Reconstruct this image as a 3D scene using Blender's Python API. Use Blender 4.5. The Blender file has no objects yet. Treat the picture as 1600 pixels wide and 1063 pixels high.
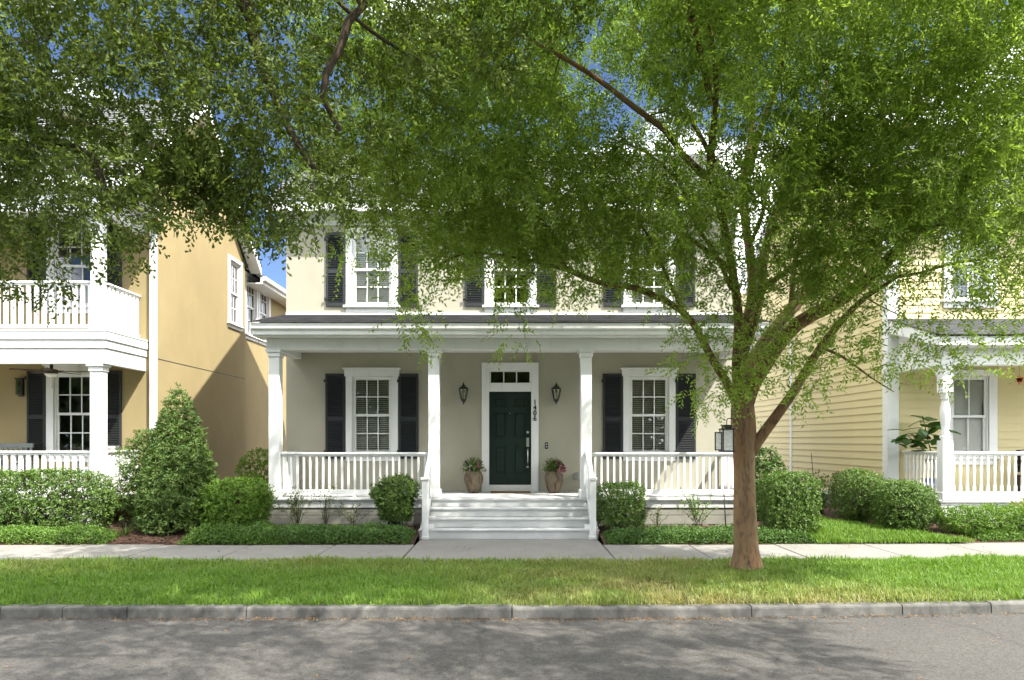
import bpy, math, random
import numpy as np
from mathutils import Vector, Matrix

random.seed(7)
RNG = np.random.default_rng(11)
S = bpy.context.scene
C = S.collection
R = math.radians

# ------------------------------------------------------------------ camera, sky, sun, exposure
cam_d = bpy.data.cameras.new('camera')
cam = bpy.data.objects.new('camera', cam_d)
C.objects.link(cam)
cam.location = (0, 0, 1.8)
cam.rotation_euler = (R(90), 0, 0)
cam_d.sensor_width = 36
cam_d.lens = 24.75
cam_d.shift_y = 157 / 1600
cam_d.clip_end = 3000
S.camera = cam

SUN = Vector((0.58, -0.45, 1.0)).normalized()
W = bpy.data.worlds.new('World')
S.world = W
W.use_nodes = True
nt = W.node_tree
nt.nodes.clear()
wo = nt.nodes.new('ShaderNodeOutputWorld')
bg = nt.nodes.new('ShaderNodeBackground')
sky = nt.nodes.new('ShaderNodeTexSky')
sky.sky_type = 'NISHITA'
sky.sun_disc = False
sky.sun_elevation = math.asin(SUN.z)
sky.sun_rotation = math.atan2(SUN.x, SUN.y)
sky.air_density = 0.7
sky.dust_density = 0.4
sky.ozone_density = 2.0
sky.altitude = 3000
tc = nt.nodes.new('ShaderNodeTexCoord')
mp = nt.nodes.new('ShaderNodeMapping')
mp.inputs['Scale'].default_value = (1.5, 1.5, 3.2)
mp.inputs['Location'].default_value = (9.1, 2.7, 0.4)
nz = nt.nodes.new('ShaderNodeTexNoise')
nz.inputs['Scale'].default_value = 1.6
nz.inputs['Detail'].default_value = 7
nz.inputs['Roughness'].default_value = 0.55
rp = nt.nodes.new('ShaderNodeValToRGB')
rp.color_ramp.elements[0].position = 0.46
rp.color_ramp.elements[1].position = 0.60
mx = nt.nodes.new('ShaderNodeMix')
mx.data_type = 'RGBA'
L_ = nt.links.new
L_(tc.outputs['Generated'], mp.inputs['Vector'])
L_(mp.outputs['Vector'], nz.inputs['Vector'])
L_(nz.outputs['Fac'], rp.inputs['Fac'])
L_(rp.outputs['Color'], mx.inputs[0])
L_(sky.outputs['Color'], mx.inputs[6])
mx.inputs[7].default_value = (32, 32, 32, 1)
L_(mx.outputs[2], bg.inputs['Color'])
bg.inputs['Strength'].default_value = 0.06
L_(bg.outputs['Background'], wo.inputs['Surface'])

sd = bpy.data.lights.new('sun', 'SUN')
sd.energy = 3.2
sd.angle = R(0.55)
sd.color = (1.0, 0.95, 0.86)
so = bpy.data.objects.new('sun', sd)
C.objects.link(so)
so.rotation_euler = (-SUN).to_track_quat('-Z', 'Y').to_euler()
so.location = (20, -15, 40)

S.view_settings.view_transform = 'Standard'
S.view_settings.look = 'None'
S.view_settings.exposure = 2.12
S.view_settings.gamma = 1
S.view_settings.use_curve_mapping = False
S.cycles.max_bounces = 8
S.cycles.transparent_max_bounces = 12
S.cycles.use_denoising = True

# ------------------------------------------------------------------ helpers
def at(px, py, Y):
    """a point of the place at depth Y, from where it is seen in the picture (1600 px wide)"""
    return Vector(((px - 800) / 1100 * Y, Y, 1.8 - (py - 688) / 1100 * Y))

def world_loc(o):
    v = Vector((0, 0, 0))
    while o is not None:
        v += o.location
        o = o.parent
    return v

class MB:
    def __init__(s):
        s.v, s.f, s.smooth = [], [], []
    def quad(s, a, b, c, d, smooth=False):
        n = len(s.v)
        s.v += [tuple(a), tuple(b), tuple(c), tuple(d)]
        s.f.append((n, n + 1, n + 2, n + 3)); s.smooth.append(smooth)
    def tri(s, a, b, c):
        n = len(s.v)
        s.v += [tuple(a), tuple(b), tuple(c)]
        s.f.append((n, n + 1, n + 2)); s.smooth.append(False)
    def hexa(s, p):
        n = len(s.v)
        s.v += [tuple(q) for q in p]
        for f in ((0, 3, 2, 1), (4, 5, 6, 7), (0, 1, 5, 4), (1, 2, 6, 5), (2, 3, 7, 6), (3, 0, 4, 7)):
            s.f.append(tuple(n + i for i in f)); s.smooth.append(False)
        return s
    def box(s, x0, x1, y0, y1, z0, z1):
        x0, x1 = min(x0, x1), max(x0, x1); y0, y1 = min(y0, y1), max(y0, y1); z0, z1 = min(z0, z1), max(z0, z1)
        return s.hexa([(x0, y0, z0), (x1, y0, z0), (x1, y1, z0), (x0, y1, z0), (x0, y0, z1), (x1, y0, z1), (x1, y1, z1), (x0, y1, z1)])
    def obox(s, c, ax, ay, az, hx, hy, hz):
        c = Vector(c)
        P = []
        for k in (-1, 1):
            for i, j in ((-1, -1), (1, -1), (1, 1), (-1, 1)):
                P.append(c + ax * (i * hx) + ay * (j * hy) + az * (k * hz))
        return s.hexa(P)
    def lathe(s, prof, n=16, c=(0, 0, 0), cap=True):
        b = len(s.v)
        for r, z in prof:
            for i in range(n):
                a = 2 * math.pi * i / n
                s.v.append((c[0] + r * math.cos(a), c[1] + r * math.sin(a), c[2] + z))
        for k in range(len(prof) - 1):
            for i in range(n):
                j = (i + 1) % n
                s.f.append((b + k * n + i, b + k * n + j, b + (k + 1) * n + j, b + (k + 1) * n + i)); s.smooth.append(True)
        if cap:
            s.f.append(tuple(b + i for i in reversed(range(n)))); s.smooth.append(False)
            s.f.append(tuple(b + (len(prof) - 1) * n + i for i in range(n))); s.smooth.append(False)
        return s
    def tube(s, pts, rad, n=6, cap=True, wob=0.0):
        pts = [Vector(p) for p in pts]
        m = len(pts)
        b = len(s.v)
        up = None
        for i, p in enumerate(pts):
            d = (pts[min(i + 1, m - 1)] - pts[max(i - 1, 0)])
            if d.length < 1e-9: d = Vector((0, 0, 1))
            d.normalize()
            if up is None:
                up = Vector((0, 0, 1)).cross(d)
                if up.length < 0.1: up = Vector((1, 0, 0))
            up = up - d * up.dot(d)
            if up.length < 1e-6: up = d.orthogonal()
            up.normalize()
            w = d.cross(up)
            r = rad[i] if hasattr(rad, '__len__') else rad
            for k in range(n):
                a = 2 * math.pi * k / n
                rr = r * (1 + wob * math.sin(2 * a + i * .35) + wob * .7 * math.sin(3 * a - i * .21 + 1))
                q = p + up * (rr * math.cos(a)) + w * (rr * math.sin(a))
                s.v.append(tuple(q))
        for i in range(m - 1):
            for k in range(n):
                j = (k + 1) % n
                s.f.append((b + i * n + k, b + i * n + j, b + (i + 1) * n + j, b + (i + 1) * n + k)); s.smooth.append(True)
        if cap:
            s.f.append(tuple(b + k for k in reversed(range(n)))); s.smooth.append(False)
            s.f.append(tuple(b + (m - 1) * n + k for k in range(n))); s.smooth.append(False)
        return s
    def mesh(s, name, m, off=None):
        me = bpy.data.meshes.new(name)
        v = s.v
        if off is not None:
            v = [(a - off[0], b - off[1], c - off[2]) for a, b, c in v]
        me.from_pydata(v, [], s.f)
        me.polygons.foreach_set('use_smooth', s.smooth)
        if m: me.materials.append(m)
        me.update()
        return me
    def build(s, name, m, parent=None, local=False, bev=0.0):
        off = None
        if parent is not None and not local: off = world_loc(parent)
        return link(name, s.mesh(name, m, off), parent, bev=bev)

def link(name, me, parent=None, loc=(0, 0, 0), rot=(0, 0, 0), bev=0.0):
    o = bpy.data.objects.new(name, me)
    C.objects.link(o)
    o.location = loc
    o.rotation_euler = rot
    o.parent = parent
    if bev:
        bm = o.modifiers.new('edge', 'BEVEL')
        bm.width = bev; bm.segments = 1; bm.limit_method = 'ANGLE'; bm.angle_limit = R(40)
    return o

def tag(o, label=None, cat=None, group=None, kind=None):
    if label: o['label'] = label
    if cat: o['category'] = cat
    if group: o['group'] = group
    if kind: o['kind'] = kind
    return o

def thing(name, loc, label, cat, group=None, rz=0):
    o = bpy.data.objects.new(name, None)
    C.objects.link(o)
    o.location = loc
    o.rotation_euler = (0, 0, rz)
    o.empty_display_size = 0.2
    return tag(o, label, cat, group)

def kids(o):
    return [c for c in o.children]

def copy_tree(o, parent=None):
    c = o.copy(); C.objects.link(c); c.parent = parent
    for ch in kids(o): copy_tree(ch, c)
    return c

# ------------------------------------------------------------------ materials
def nodes(m):
    m.use_nodes = True
    t = m.node_tree
    return t, t.nodes['Principled BSDF']

def mat(name, col, rough=0.7, var=0.0, vscale=3.0, bump=0.0, bscale=40.0, spec=0.3, metal=0.0, dark=None, dscale=1.2, damt=0.5, stretch=None):
    """painted, plastered or stone surface: colour with soft variation, optional stains (dark), fine relief"""
    m = bpy.data.materials.new(name)
    t, p = nodes(m)
    p.inputs['Roughness'].default_value = rough
    p.inputs['Specular IOR Level'].default_value = spec
    p.inputs['Metallic'].default_value = metal
    p.inputs['Base Color'].default_value = (*col, 1)
    N, K = t.nodes.new, t.links.new
    tcn = N('ShaderNodeTexCoord')
    vec = tcn.outputs['Object']
    if stretch:
        mpn = N('ShaderNodeMapping'); mpn.inputs['Scale'].default_value = stretch
        K(vec, mpn.inputs['Vector']); vec = mpn.outputs['Vector']
    out = None
    if var:
        n1 = N('ShaderNodeTexNoise'); n1.inputs['Scale'].default_value = vscale; n1.inputs['Detail'].default_value = 6
        n1.inputs['Roughness'].default_value = 0.65
        K(vec, n1.inputs['Vector'])
        mr = N('ShaderNodeMapRange'); mr.inputs['From Min'].default_value = .3; mr.inputs['From Max'].default_value = .7
        mr.inputs['To Min'].default_value = 1 - var; mr.inputs['To Max'].default_value = 1 + var
        K(n1.outputs['Fac'], mr.inputs['Value'])
        mm = N('ShaderNodeMix'); mm.data_type = 'RGBA'; mm.blend_type = 'MULTIPLY'; mm.inputs[0].default_value = 1
        mm.inputs[6].default_value = (*col, 1)
        K(mr.outputs['Result'], mm.inputs[7])
        out = mm.outputs[2]
    if dark:
        n2 = N('ShaderNodeTexNoise'); n2.inputs['Scale'].default_value = dscale; n2.inputs['Detail'].default_value = 8
        n2.inputs['Roughness'].default_value = 0.7
        K(vec, n2.inputs['Vector'])
        r2 = N('ShaderNodeMapRange'); r2.inputs['From Min'].default_value = .5; r2.inputs['From Max'].default_value = .68
        r2.inputs['To Max'].default_value = damt
        K(n2.outputs['Fac'], r2.inputs['Value'])
        m2 = N('ShaderNodeMix'); m2.data_type = 'RGBA'
        K(r2.outputs['Result'], m2.inputs[0])
        if out is not None: K(out, m2.inputs[6])
        else: m2.inputs[6].default_value = (*col, 1)
        m2.inputs[7].default_value = (*dark, 1)
        out = m2.outputs[2]
    if out is not None: K(out, p.inputs['Base Color'])
    if bump:
        n3 = N('ShaderNodeTexNoise'); n3.inputs['Scale'].default_value = bscale; n3.inputs['Detail'].default_value = 4
        K(vec, n3.inputs['Vector'])
        b = N('ShaderNodeBump'); b.inputs['Strength'].default_value = bump; b.inputs['Distance'].default_value = 0.01
        K(n3.outputs['Fac'], b.inputs['Height']); K(b.outputs['Normal'], p.inputs['Normal'])
    return m

def leaf_mat(name, c0, c1, rough=0.45, trans=0.4, tcol=None, spec=0.4, c2=None):
    """leaves: each leaf (mesh island) its own tint, some light passing through"""
    m = bpy.data.materials.new(name)
    t, p = nodes(m)
    N, K = t.nodes.new, t.links.new
    g = N('ShaderNodeNewGeometry')
    rpn = N('ShaderNodeValToRGB')
    rpn.color_ramp.elements[0].color = (*c0, 1)
    rpn.color_ramp.elements[1].color = (*c1, 1)
    if c2:
        e = rpn.color_ramp.elements.new(0.93); e.color = (*c1, 1)
        rpn.color_ramp.elements[-1].color = (*c2, 1)
        rpn.color_ramp.elements[-1].position = 1.0
    K(g.outputs['Random Per Island'], rpn.inputs['Fac'])
    K(rpn.outputs['Color'], p.inputs['Base Color'])
    p.inputs['Roughness'].default_value = rough
    p.inputs['Specular IOR Level'].default_value = spec
    tr = N('ShaderNodeBsdfTranslucent')
    tm = N('ShaderNodeMix'); tm.data_type = 'RGBA'; tm.blend_type = 'MULTIPLY'; tm.inputs[0].default_value = 1
    K(rpn.outputs['Color'], tm.inputs[6])
    tm.inputs[7].default_value = (*(tcol or (1.5, 1.6, 0.7)), 1)
    K(tm.outputs[2], tr.inputs['Color'])
    ms = N('ShaderNodeMixShader'); ms.inputs[0].default_value = trans
    K(p.outputs['BSDF'], ms.inputs[1]); K(tr.outputs['BSDF'], ms.inputs[2])
    K(ms.outputs['Shader'], t.nodes['Material Output'].inputs['Surface'])
    return m

def glass_mat(name, tint=(0.98, 0.985, 0.98), refl=0.05):
    m = bpy.data.materials.new(name)
    t, p = nodes(m)
    N, K = t.nodes.new, t.links.new
    t.nodes.remove(p)
    tr = N('ShaderNodeBsdfTransparent'); tr.inputs['Color'].default_value = (*tint, 1)
    gl = N('ShaderNodeBsdfGlossy'); gl.inputs['Roughness'].default_value = 0.01
    fr = N('ShaderNodeFresnel'); fr.inputs['IOR'].default_value = 1.5
    ad = N('ShaderNodeMath'); ad.operation = 'ADD'; ad.inputs[1].default_value = refl - 0.04
    K(fr.outputs['Fac'], ad.inputs[0])
    ms = N('ShaderNodeMixShader')
    K(ad.outputs['Value'], ms.inputs[0]); K(tr.outputs['BSDF'], ms.inputs[1]); K(gl.outputs['BSDF'], ms.inputs[2])
    K(ms.outputs['Shader'], t.nodes['Material Output'].inputs['Surface'])
    return m

def shingle_mat(name, c0, c1, row):
    m = bpy.data.materials.new(name)
    t, p = nodes(m)
    N, K = t.nodes.new, t.links.new
    tcn = N('ShaderNodeTexCoord'); sx = N('ShaderNodeSeparateXYZ'); cx = N('ShaderNodeCombineXYZ')
    K(tcn.outputs['Object'], sx.inputs[0]); K(sx.outputs['X'], cx.inputs['X']); K(sx.outputs['Z'], cx.inputs['Y'])
    b = N('ShaderNodeTexBrick')
    b.inputs['Scale'].default_value = 1; b.inputs['Brick Width'].default_value = .24; b.inputs['Row Height'].default_value = row
    b.inputs['Mortar Size'].default_value = .004
    b.inputs['Color1'].default_value = (*c0, 1); b.inputs['Color2'].default_value = (*c1, 1); b.inputs['Mortar'].default_value = (c0[0] * .5, c0[1] * .5, c0[2] * .5, 1)
    K(cx.outputs[0], b.inputs['Vector'])
    n1 = N('ShaderNodeTexNoise'); n1.inputs['Scale'].default_value = 90; K(tcn.outputs['Object'], n1.inputs['Vector'])
    mm = N('ShaderNodeMix'); mm.data_type = 'RGBA'; mm.blend_type = 'OVERLAY'; mm.inputs[0].default_value = .5
    K(b.outputs['Color'], mm.inputs[6]); K(n1.outputs['Fac'], mm.inputs[7]); K(mm.outputs[2], p.inputs['Base Color'])
    p.inputs['Roughness'].default_value = .9
    bp = N('ShaderNodeBump'); bp.inputs['Strength'].default_value = .4; bp.inputs['Distance'].default_value = .01
    K(n1.outputs['Fac'], bp.inputs['Height']); K(bp.outputs['Normal'], p.inputs['Normal'])
    return m

M = {}
M['beige'] = mat('beige_stucco', (.345, .328, .262), .85, .05, 1.2, .25, 60, .15)
M['tan'] = mat('tan_stucco', (.305, .245, .130), .9, .06, 0.9, .3, 50, .12, dark=(0.2444, 0.2002, 0.1144), dscale=.7, damt=.35)
M['cream'] = mat('cream_siding', (.58, .505, .28), .6, .035, 1.5, .08, 80, .25)
M['white'] = mat('white_paint', (.69, .695, .685), .5, .035, 2.5, .06, 70, .35, dark=(.6, .6, .57), dscale=2.2, damt=.3)
M['white2'] = mat('white_trim_old', (.70, .71, .70), .55, .04, 2.0, .08, 60, .3, dark=(.55, .55, .52), dscale=1.6, damt=.35)
M['step'] = mat('grey_white_deck_paint', (.53, .535, .53), .6, .07, 2.2, .1, 50, .3, dark=(.42, .43, .43), dscale=1.8, damt=.45)
M['shutter'] = mat('charcoal_shutter', (.022, .025, .028), .5, .1, 3, .0, 40, .35)
M['shutter_tan'] = mat('dark_green_grey_shutter', (.022, .025, .025), .55, .1, 3, 0, 40, .3)
M['door'] = mat('dark_green_door_paint', (.012, .024, .019), .55, .1, 2, .0, 40, .2)
M['black'] = mat('black_iron', (.012, .011, .010), .45, .2, 10, 0, 40, .5)
M['silver'] = mat('brushed_nickel', (.6, .6, .58), .28, .05, 10, 0, 40, .5, metal=1)
M['roof'] = shingle_mat('grey_shingle', (0.0992, 0.0992, 0.1023), (0.1488, 0.1488, 0.1519), .1)
M['roofdark'] = shingle_mat('dark_grey_shingle', (0.051, 0.051, 0.054), (0.09, 0.09, 0.093), .04)
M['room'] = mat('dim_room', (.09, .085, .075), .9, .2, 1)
M['glass'] = glass_mat('window_glass')
M['blind'] = mat('blind_slat', (.80, .79, .74), .6)
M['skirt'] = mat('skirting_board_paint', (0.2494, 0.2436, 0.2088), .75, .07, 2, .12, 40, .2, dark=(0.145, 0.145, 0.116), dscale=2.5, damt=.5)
M['found'] = mat('grey_concrete_block', (0.198, 0.198, 0.187), .9, .1, 3, .3, 30, .1)
M['pot'] = mat('weathered_stone_pot', (.16, .125, .088), .85, .22, 6, .5, 25, .15, dark=(0.065, 0.0488, 0.0325), dscale=5, damt=.75)
M['soil'] = mat('potting_soil', (.03, .022, .016), 1)
M['lampglass'] = glass_mat('lamp_glass', (.8, .8, .78), .4)
M['fan'] = mat('dark_wood_fan', (.07, .05, .035), .5)
M['fanlight'] = mat('frosted_lamp_bowl', (.75, .74, .7), .4)
M['wicker'] = mat('dark_brown_wicker', (0.0315, 0.021, 0.0154), .8, .3, 60, .6, 90)
M['cushion'] = mat('light_grey_cushion', (0.325, 0.312, 0.273), .95, .08, 5)
M['greypaint'] = mat('grey_painted_wood', (0.18, 0.198, 0.192), .7, .1, 4)
M['bluecloth'] = mat('blue_cloth', (0.021, 0.105, 0.294), .8)
M['redcloth'] = mat('red_cloth', (0.35, 0.021, 0.035), .8)
M['blueglaze'] = mat('blue_glazed_pot', (0.028, 0.049, 0.21), .25, .15, 4, 0, 40, .6)
M['mat'] = mat('coir_mat', (0.18, 0.102, 0.042), 1, .2, 30, .5, 90)
M['plasticgrey'] = mat('grey_plastic', (0.252, 0.252, 0.24), .6, .1, 4)
M['rust'] = mat('orange_metal_leaf', (0.27, 0.084, 0.018), .6)
M['stake'] = mat('dark_green_stake', (.02, .025, .015), .7)

# ground materials
M['asphalt'] = mat('old_asphalt', (.074, .071, .066), .9, .10, .7, .5, 160, .15, dark=(0.066, 0.0644, 0.0605), dscale=.45, damt=.55)
def add_speckle(m, scale, c_lo, c_hi):
    t = m.node_tree; p = t.nodes['Principled BSDF']; N, K = t.nodes.new, t.links.new
    src = p.inputs['Base Color'].links[0].from_socket
    tcn = N('ShaderNodeTexCoord'); v = N('ShaderNodeTexVoronoi'); v.inputs['Scale'].default_value = scale
    K(tcn.outputs['Object'], v.inputs['Vector'])
    sp = N('ShaderNodeSeparateColor'); K(v.outputs['Color'], sp.inputs[0])
    mr = N('ShaderNodeMapRange'); mr.inputs['To Min'].default_value = c_lo; mr.inputs['To Max'].default_value = c_hi
    K(sp.outputs[0], mr.inputs['Value'])
    mm = N('ShaderNodeMix'); mm.data_type = 'RGBA'; mm.blend_type = 'MULTIPLY'; mm.inputs[0].default_value = 1
    K(src, mm.inputs[6]); K(mr.outputs['Result'], mm.inputs[7]); K(mm.outputs[2], p.inputs['Base Color'])
add_speckle(M['asphalt'], 70, .72, 1.28)
def add_cracks(m, scale, col, w):
    t = m.node_tree; p = t.nodes['Principled BSDF']; N, K = t.nodes.new, t.links.new
    src = p.inputs['Base Color'].links[0].from_socket
    tcn = N('ShaderNodeTexCoord'); ns = N('ShaderNodeTexNoise'); ns.inputs['Scale'].default_value = 1.6; ns.inputs['Detail'].default_value = 6
    K(tcn.outputs['Object'], ns.inputs['Vector'])
    va = N('ShaderNodeMix'); va.data_type = 'VECTOR'; va.inputs[0].default_value = .35; K(tcn.outputs['Object'], va.inputs[4]); K(ns.outputs['Color'], va.inputs[5])
    v = N('ShaderNodeTexVoronoi'); v.feature = 'DISTANCE_TO_EDGE'; v.inputs['Scale'].default_value = scale; K(va.outputs[1], v.inputs['Vector'])
    mr = N('ShaderNodeMapRange'); mr.inputs['From Min'].default_value = 0; mr.inputs['From Max'].default_value = w; mr.inputs['To Min'].default_value = .4; mr.inputs['To Max'].default_value = 0
    K(v.outputs['Distance'], mr.inputs['Value'])
    mm = N('ShaderNodeMix'); mm.data_type = 'RGBA'; K(mr.outputs['Result'], mm.inputs[0]); K(src, mm.inputs[6]); mm.inputs[7].default_value = (*col, 1)
    K(mm.outputs[2], p.inputs['Base Color'])
add_cracks(M['asphalt'], .5, (.03, .03, .03), .012)
M['kerb'] = mat('stained_kerb_concrete', (.125, .122, .112),   .9, .34, 4.5, .45, 60, .12, dark=(0.0312, 0.0322, 0.0302), dscale=1.1, damt=.9)
M['paving'] = mat('sidewalk_concrete', (0.1924, 0.1856, 0.169), .9, .08, 2.0, .3, 90, .15, dark=(0.1404, 0.1352, 0.1144), dscale=1.1, damt=.6)
M['dirt'] = mat('verge_soil', (0.051, 0.045, 0.021), 1, .25, 6, .4, 30)
M['mulch'] = mat('mulch_ground', (0.0553, 0.0292, 0.0182), 1, .35, 9, .8, 40)
M['chip'] = leaf_mat('bark_chip', (0.035, 0.0182, 0.0112), (0.119, 0.0665, 0.042), .9, 0.0)
M['litter'] = leaf_mat('dry_leaf', (0.084, 0.0385, 0.014), (0.252, 0.154, 0.063), .8, .15)
M['land'] = mat('far_lawn', (0.03, 0.051, 0.012), 1, .3, .5)
M['bark_elm'] = mat('elm_bark', (.175, .115, .065), .85, .25, 4.0, .8, 22, .12, dark=(.20, .088, .036), dscale=2.8, damt=.9, stretch=(1, 1, .4))
def add_streaks(m, scale, col, stretch, lo=.56, hi=.66, amt=.85):
    t = m.node_tree; p = t.nodes['Principled BSDF']; N, K = t.nodes.new, t.links.new
    src = p.inputs['Base Color'].links[0].from_socket
    tcn = N('ShaderNodeTexCoord'); mpn = N('ShaderNodeMapping'); mpn.inputs['Scale'].default_value = stretch; mpn.inputs['Location'].default_value = (3.3, 1.7, .4)
    K(tcn.outputs['Object'], mpn.inputs['Vector'])
    v = N('ShaderNodeTexNoise'); v.inputs['Scale'].default_value = scale; v.inputs['Detail'].default_value = 5; K(mpn.outputs['Vector'], v.inputs['Vector'])
    mr = N('ShaderNodeMapRange'); mr.inputs['From Min'].default_value = lo; mr.inputs['From Max'].default_value = hi; mr.inputs['To Max'].default_value = amt
    K(v.outputs['Fac'], mr.inputs['Value'])
    mm = N('ShaderNodeMix'); mm.data_type = 'RGBA'; K(mr.outputs['Result'], mm.inputs[0]); K(src, mm.inputs[6]); mm.inputs[7].default_value = (*col, 1)
    K(mm.outputs[2], p.inputs['Base Color'])
add_streaks(M['bark_elm'], 9.0, (.05, .034, .021), (1, 1, .2), .57, .66, .8)
add_streaks(M['bark_elm'], 26.0, (.075, .052, .032), (1, 1, .3), .52, .66, .7)
add_streaks(M['kerb'], 5.0, (.028, .029, .028), (1, 1, .5), .5, .66, .5)
add_streaks(M["tan"], 2.2, (.26, .205, .105), (1, 1, .3), .5, .75, .35)
add_streaks(M["beige"], 2.5, (.30, .275, .2), (1, 1, .3), .5, .75, .35)
add_streaks(M['pot'], 9.0, (.045, .033, .022), (1, 1, .3), .48, .62, .85)
add_streaks(M['white'], 6.0, (.58, .58, .55), (1, 1, .15), .55, .72, .5)
add_streaks(M['step'], 4.0, (.45, .45, .43), (.5, 1, 1), .55, .7, .6)
M['bark_oak'] = mat('oak_bark', (0.066, 0.051, 0.0372), .95, .3, 5.0, 1.0, 24, .1, dark=(0.027, 0.021, 0.0168), dscale=4, damt=.7, stretch=(1, 1, .4))
M['twig'] = mat('twig_bark', (0.06, 0.048, 0.033), .9, .2, 5)
M['stem'] = mat('shrub_stem', (0.045, 0.033, 0.0228), .9, .2, 5)

# leaves
M['lf_elm'] = leaf_mat('elm_leaf', (.120, .190, .030), (.255, .340, .066), .5, .58, (1.45, 1.5, .95), .3)
M['lf_oak'] = leaf_mat('oak_leaf', (.058, .088, .020), (.135, .175, .042), .5, .42, (1.6, 1.7, .7), .2)
M['lf_far'] = leaf_mat('distant_tree_leaf', (0.0267, 0.0535, 0.0134), (0.0535, 0.0891, 0.0223), .6, .25)
M['lf_cone'] = leaf_mat('long_dark_leaf', (0.046, 0.0936, 0.0178), (0.115, 0.1782, 0.0401), .48, .2, spec=.25, c2=(0.1693, 0.196, 0.0713))
M['lf_hedge'] = leaf_mat('hedge_leaf', (0.046, 0.098, 0.0161), (0.1188, 0.1916, 0.0374), .48, .2, spec=.25, c2=(0.1782, 0.2049, 0.0802))
M['lf_bright'] = leaf_mat('bright_hedge_leaf', (0.0651, 0.1337, 0.0143), (0.1456, 0.2406, 0.0339), .42, .28, spec=.22)
M['lf_dark'] = leaf_mat('dark_box_leaf', (0.0306, 0.0713, 0.0124), (0.0766, 0.1426, 0.0267), .4, .2, spec=.22)
M['lf_rose'] = leaf_mat('rose_leaf', (0.0535, 0.0846, 0.025), (0.1337, 0.1604, 0.0624), .5, .3, c2=(0.2228, 0.1515, 0.0713))
M['lf_jas'] = leaf_mat('ground_cover_leaf', (0.0537, 0.1114, 0.0161), (0.1226, 0.2094, 0.0356), .4, .25, spec=.22)  # ground cover plant with sunlight put into a brighter leaf colour
M['lf_jasdark'] = leaf_mat('dark_ground_cover_leaf', (0.0345, 0.0802, 0.0143), (0.0843, 0.1559, 0.0285), .48, .2, spec=.25)  # the same plant with shade put into a darker leaf colour
M['lf_lime'] = leaf_mat('variegated_leaf', (0.1158, 0.1693, 0.0267), (0.294, 0.3208, 0.0891), .45, .3)
M['lf_silver'] = leaf_mat('silver_leaf', (0.1158, 0.1337, 0.098), (0.2228, 0.2406, 0.1871), .6, .2)
M['lf_fig'] = leaf_mat('fig_leaf', (0.0312, 0.0757, 0.0178), (0.0757, 0.1426, 0.0356), .3, .25, spec=.5)
M['petal_pink'] = leaf_mat('pink_petal', (0.294, 0.049, 0.091), (0.434, 0.189, 0.224), .6, .3, (0.7, 0.7, 0.7))
M['petal_white'] = leaf_mat('white_petal', (0.42, 0.406, 0.35), (0.525, 0.504, 0.462), .6, .3, (0.7, 0.7, 0.7))
M['strap'] = leaf_mat('strap_leaf', (0.0455, 0.091, 0.0143), (0.0975, 0.156, 0.0325), .45, .3)

def grass_mat():
    m = bpy.data.materials.new('lawn_grass')
    t, p = nodes(m)
    N, K = t.nodes.new, t.links.new
    a = N('ShaderNodeAttribute'); a.attribute_name = 'dry'
    g = N('ShaderNodeNewGeometry')
    r1 = N('ShaderNodeValToRGB'); r1.color_ramp.elements[0].color = (.068, .155, .012, 1); r1.color_ramp.elements[1].color = (.15, .27, .032, 1)
    r2 = N('ShaderNodeValToRGB'); r2.color_ramp.elements[0].color = (.15, .19, .04, 1); r2.color_ramp.elements[1].color = (.36, .31, .15, 1)
    K(g.outputs['Random Per Island'], r1.inputs['Fac']); K(g.outputs['Random Per Island'], r2.inputs['Fac'])
    mm = N('ShaderNodeMix'); mm.data_type = 'RGBA'
    K(a.outputs['Fac'], mm.inputs[0]); K(r1.outputs['Color'], mm.inputs[6]); K(r2.outputs['Color'], mm.inputs[7])
    K(mm.outputs[2], p.inputs['Base Color']); p.inputs['Roughness'].default_value = .5; p.inputs['Specular IOR Level'].default_value = .3
    tr = N('ShaderNodeBsdfTranslucent'); tm = N('ShaderNodeMix'); tm.data_type = 'RGBA'; tm.blend_type = 'MULTIPLY'; tm.inputs[0].default_value = 1
    K(mm.outputs[2], tm.inputs[6]); tm.inputs[7].default_value = (1.4, 1.4, .7, 1); K(tm.outputs[2], tr.inputs['Color'])
    ms = N('ShaderNodeMixShader'); ms.inputs[0].default_value = .35
    K(p.outputs['BSDF'], ms.inputs[1]); K(tr.outputs['BSDF'], ms.inputs[2]); K(ms.outputs['Shader'], t.nodes['Material Output'].inputs['Surface'])
    return m
M['grass'] = grass_mat()

# ------------------------------------------------------------------ fast meshes (numpy)
def np_mesh(name, V, F, m, smooth=True, attr=None):
    """V (n,3), F list of (k, index array (m,k)) blocks"""
    me = bpy.data.meshes.new(name)
    V = np.ascontiguousarray(V, dtype=np.float32)
    me.vertices.add(len(V)); me.vertices.foreach_set('co', V.ravel())
    idx = np.concatenate([b.ravel() for b in F]).astype(np.int32)
    tot = np.concatenate([np.full(len(b), b.shape[1], dtype=np.int32) for b in F])
    st = np.concatenate([[0], np.cumsum(tot)[:-1]]).astype(np.int32)
    me.loops.add(len(idx)); me.loops.foreach_set('vertex_index', idx)
    me.polygons.add(len(tot)); me.polygons.foreach_set('loop_start', st)
    me.polygons.foreach_set('use_smooth', np.full(len(tot), smooth))
    if attr is not None:
        a = me.attributes.new(attr[0], 'FLOAT', 'POINT'); a.data.foreach_set('value', attr[1].astype(np.float32))
    me.materials.append(m)
    me.update(calc_edges=True)
    return me

def nrm(a):
    return a / np.maximum(np.linalg.norm(a, axis=-1, keepdims=True), 1e-9)

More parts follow.
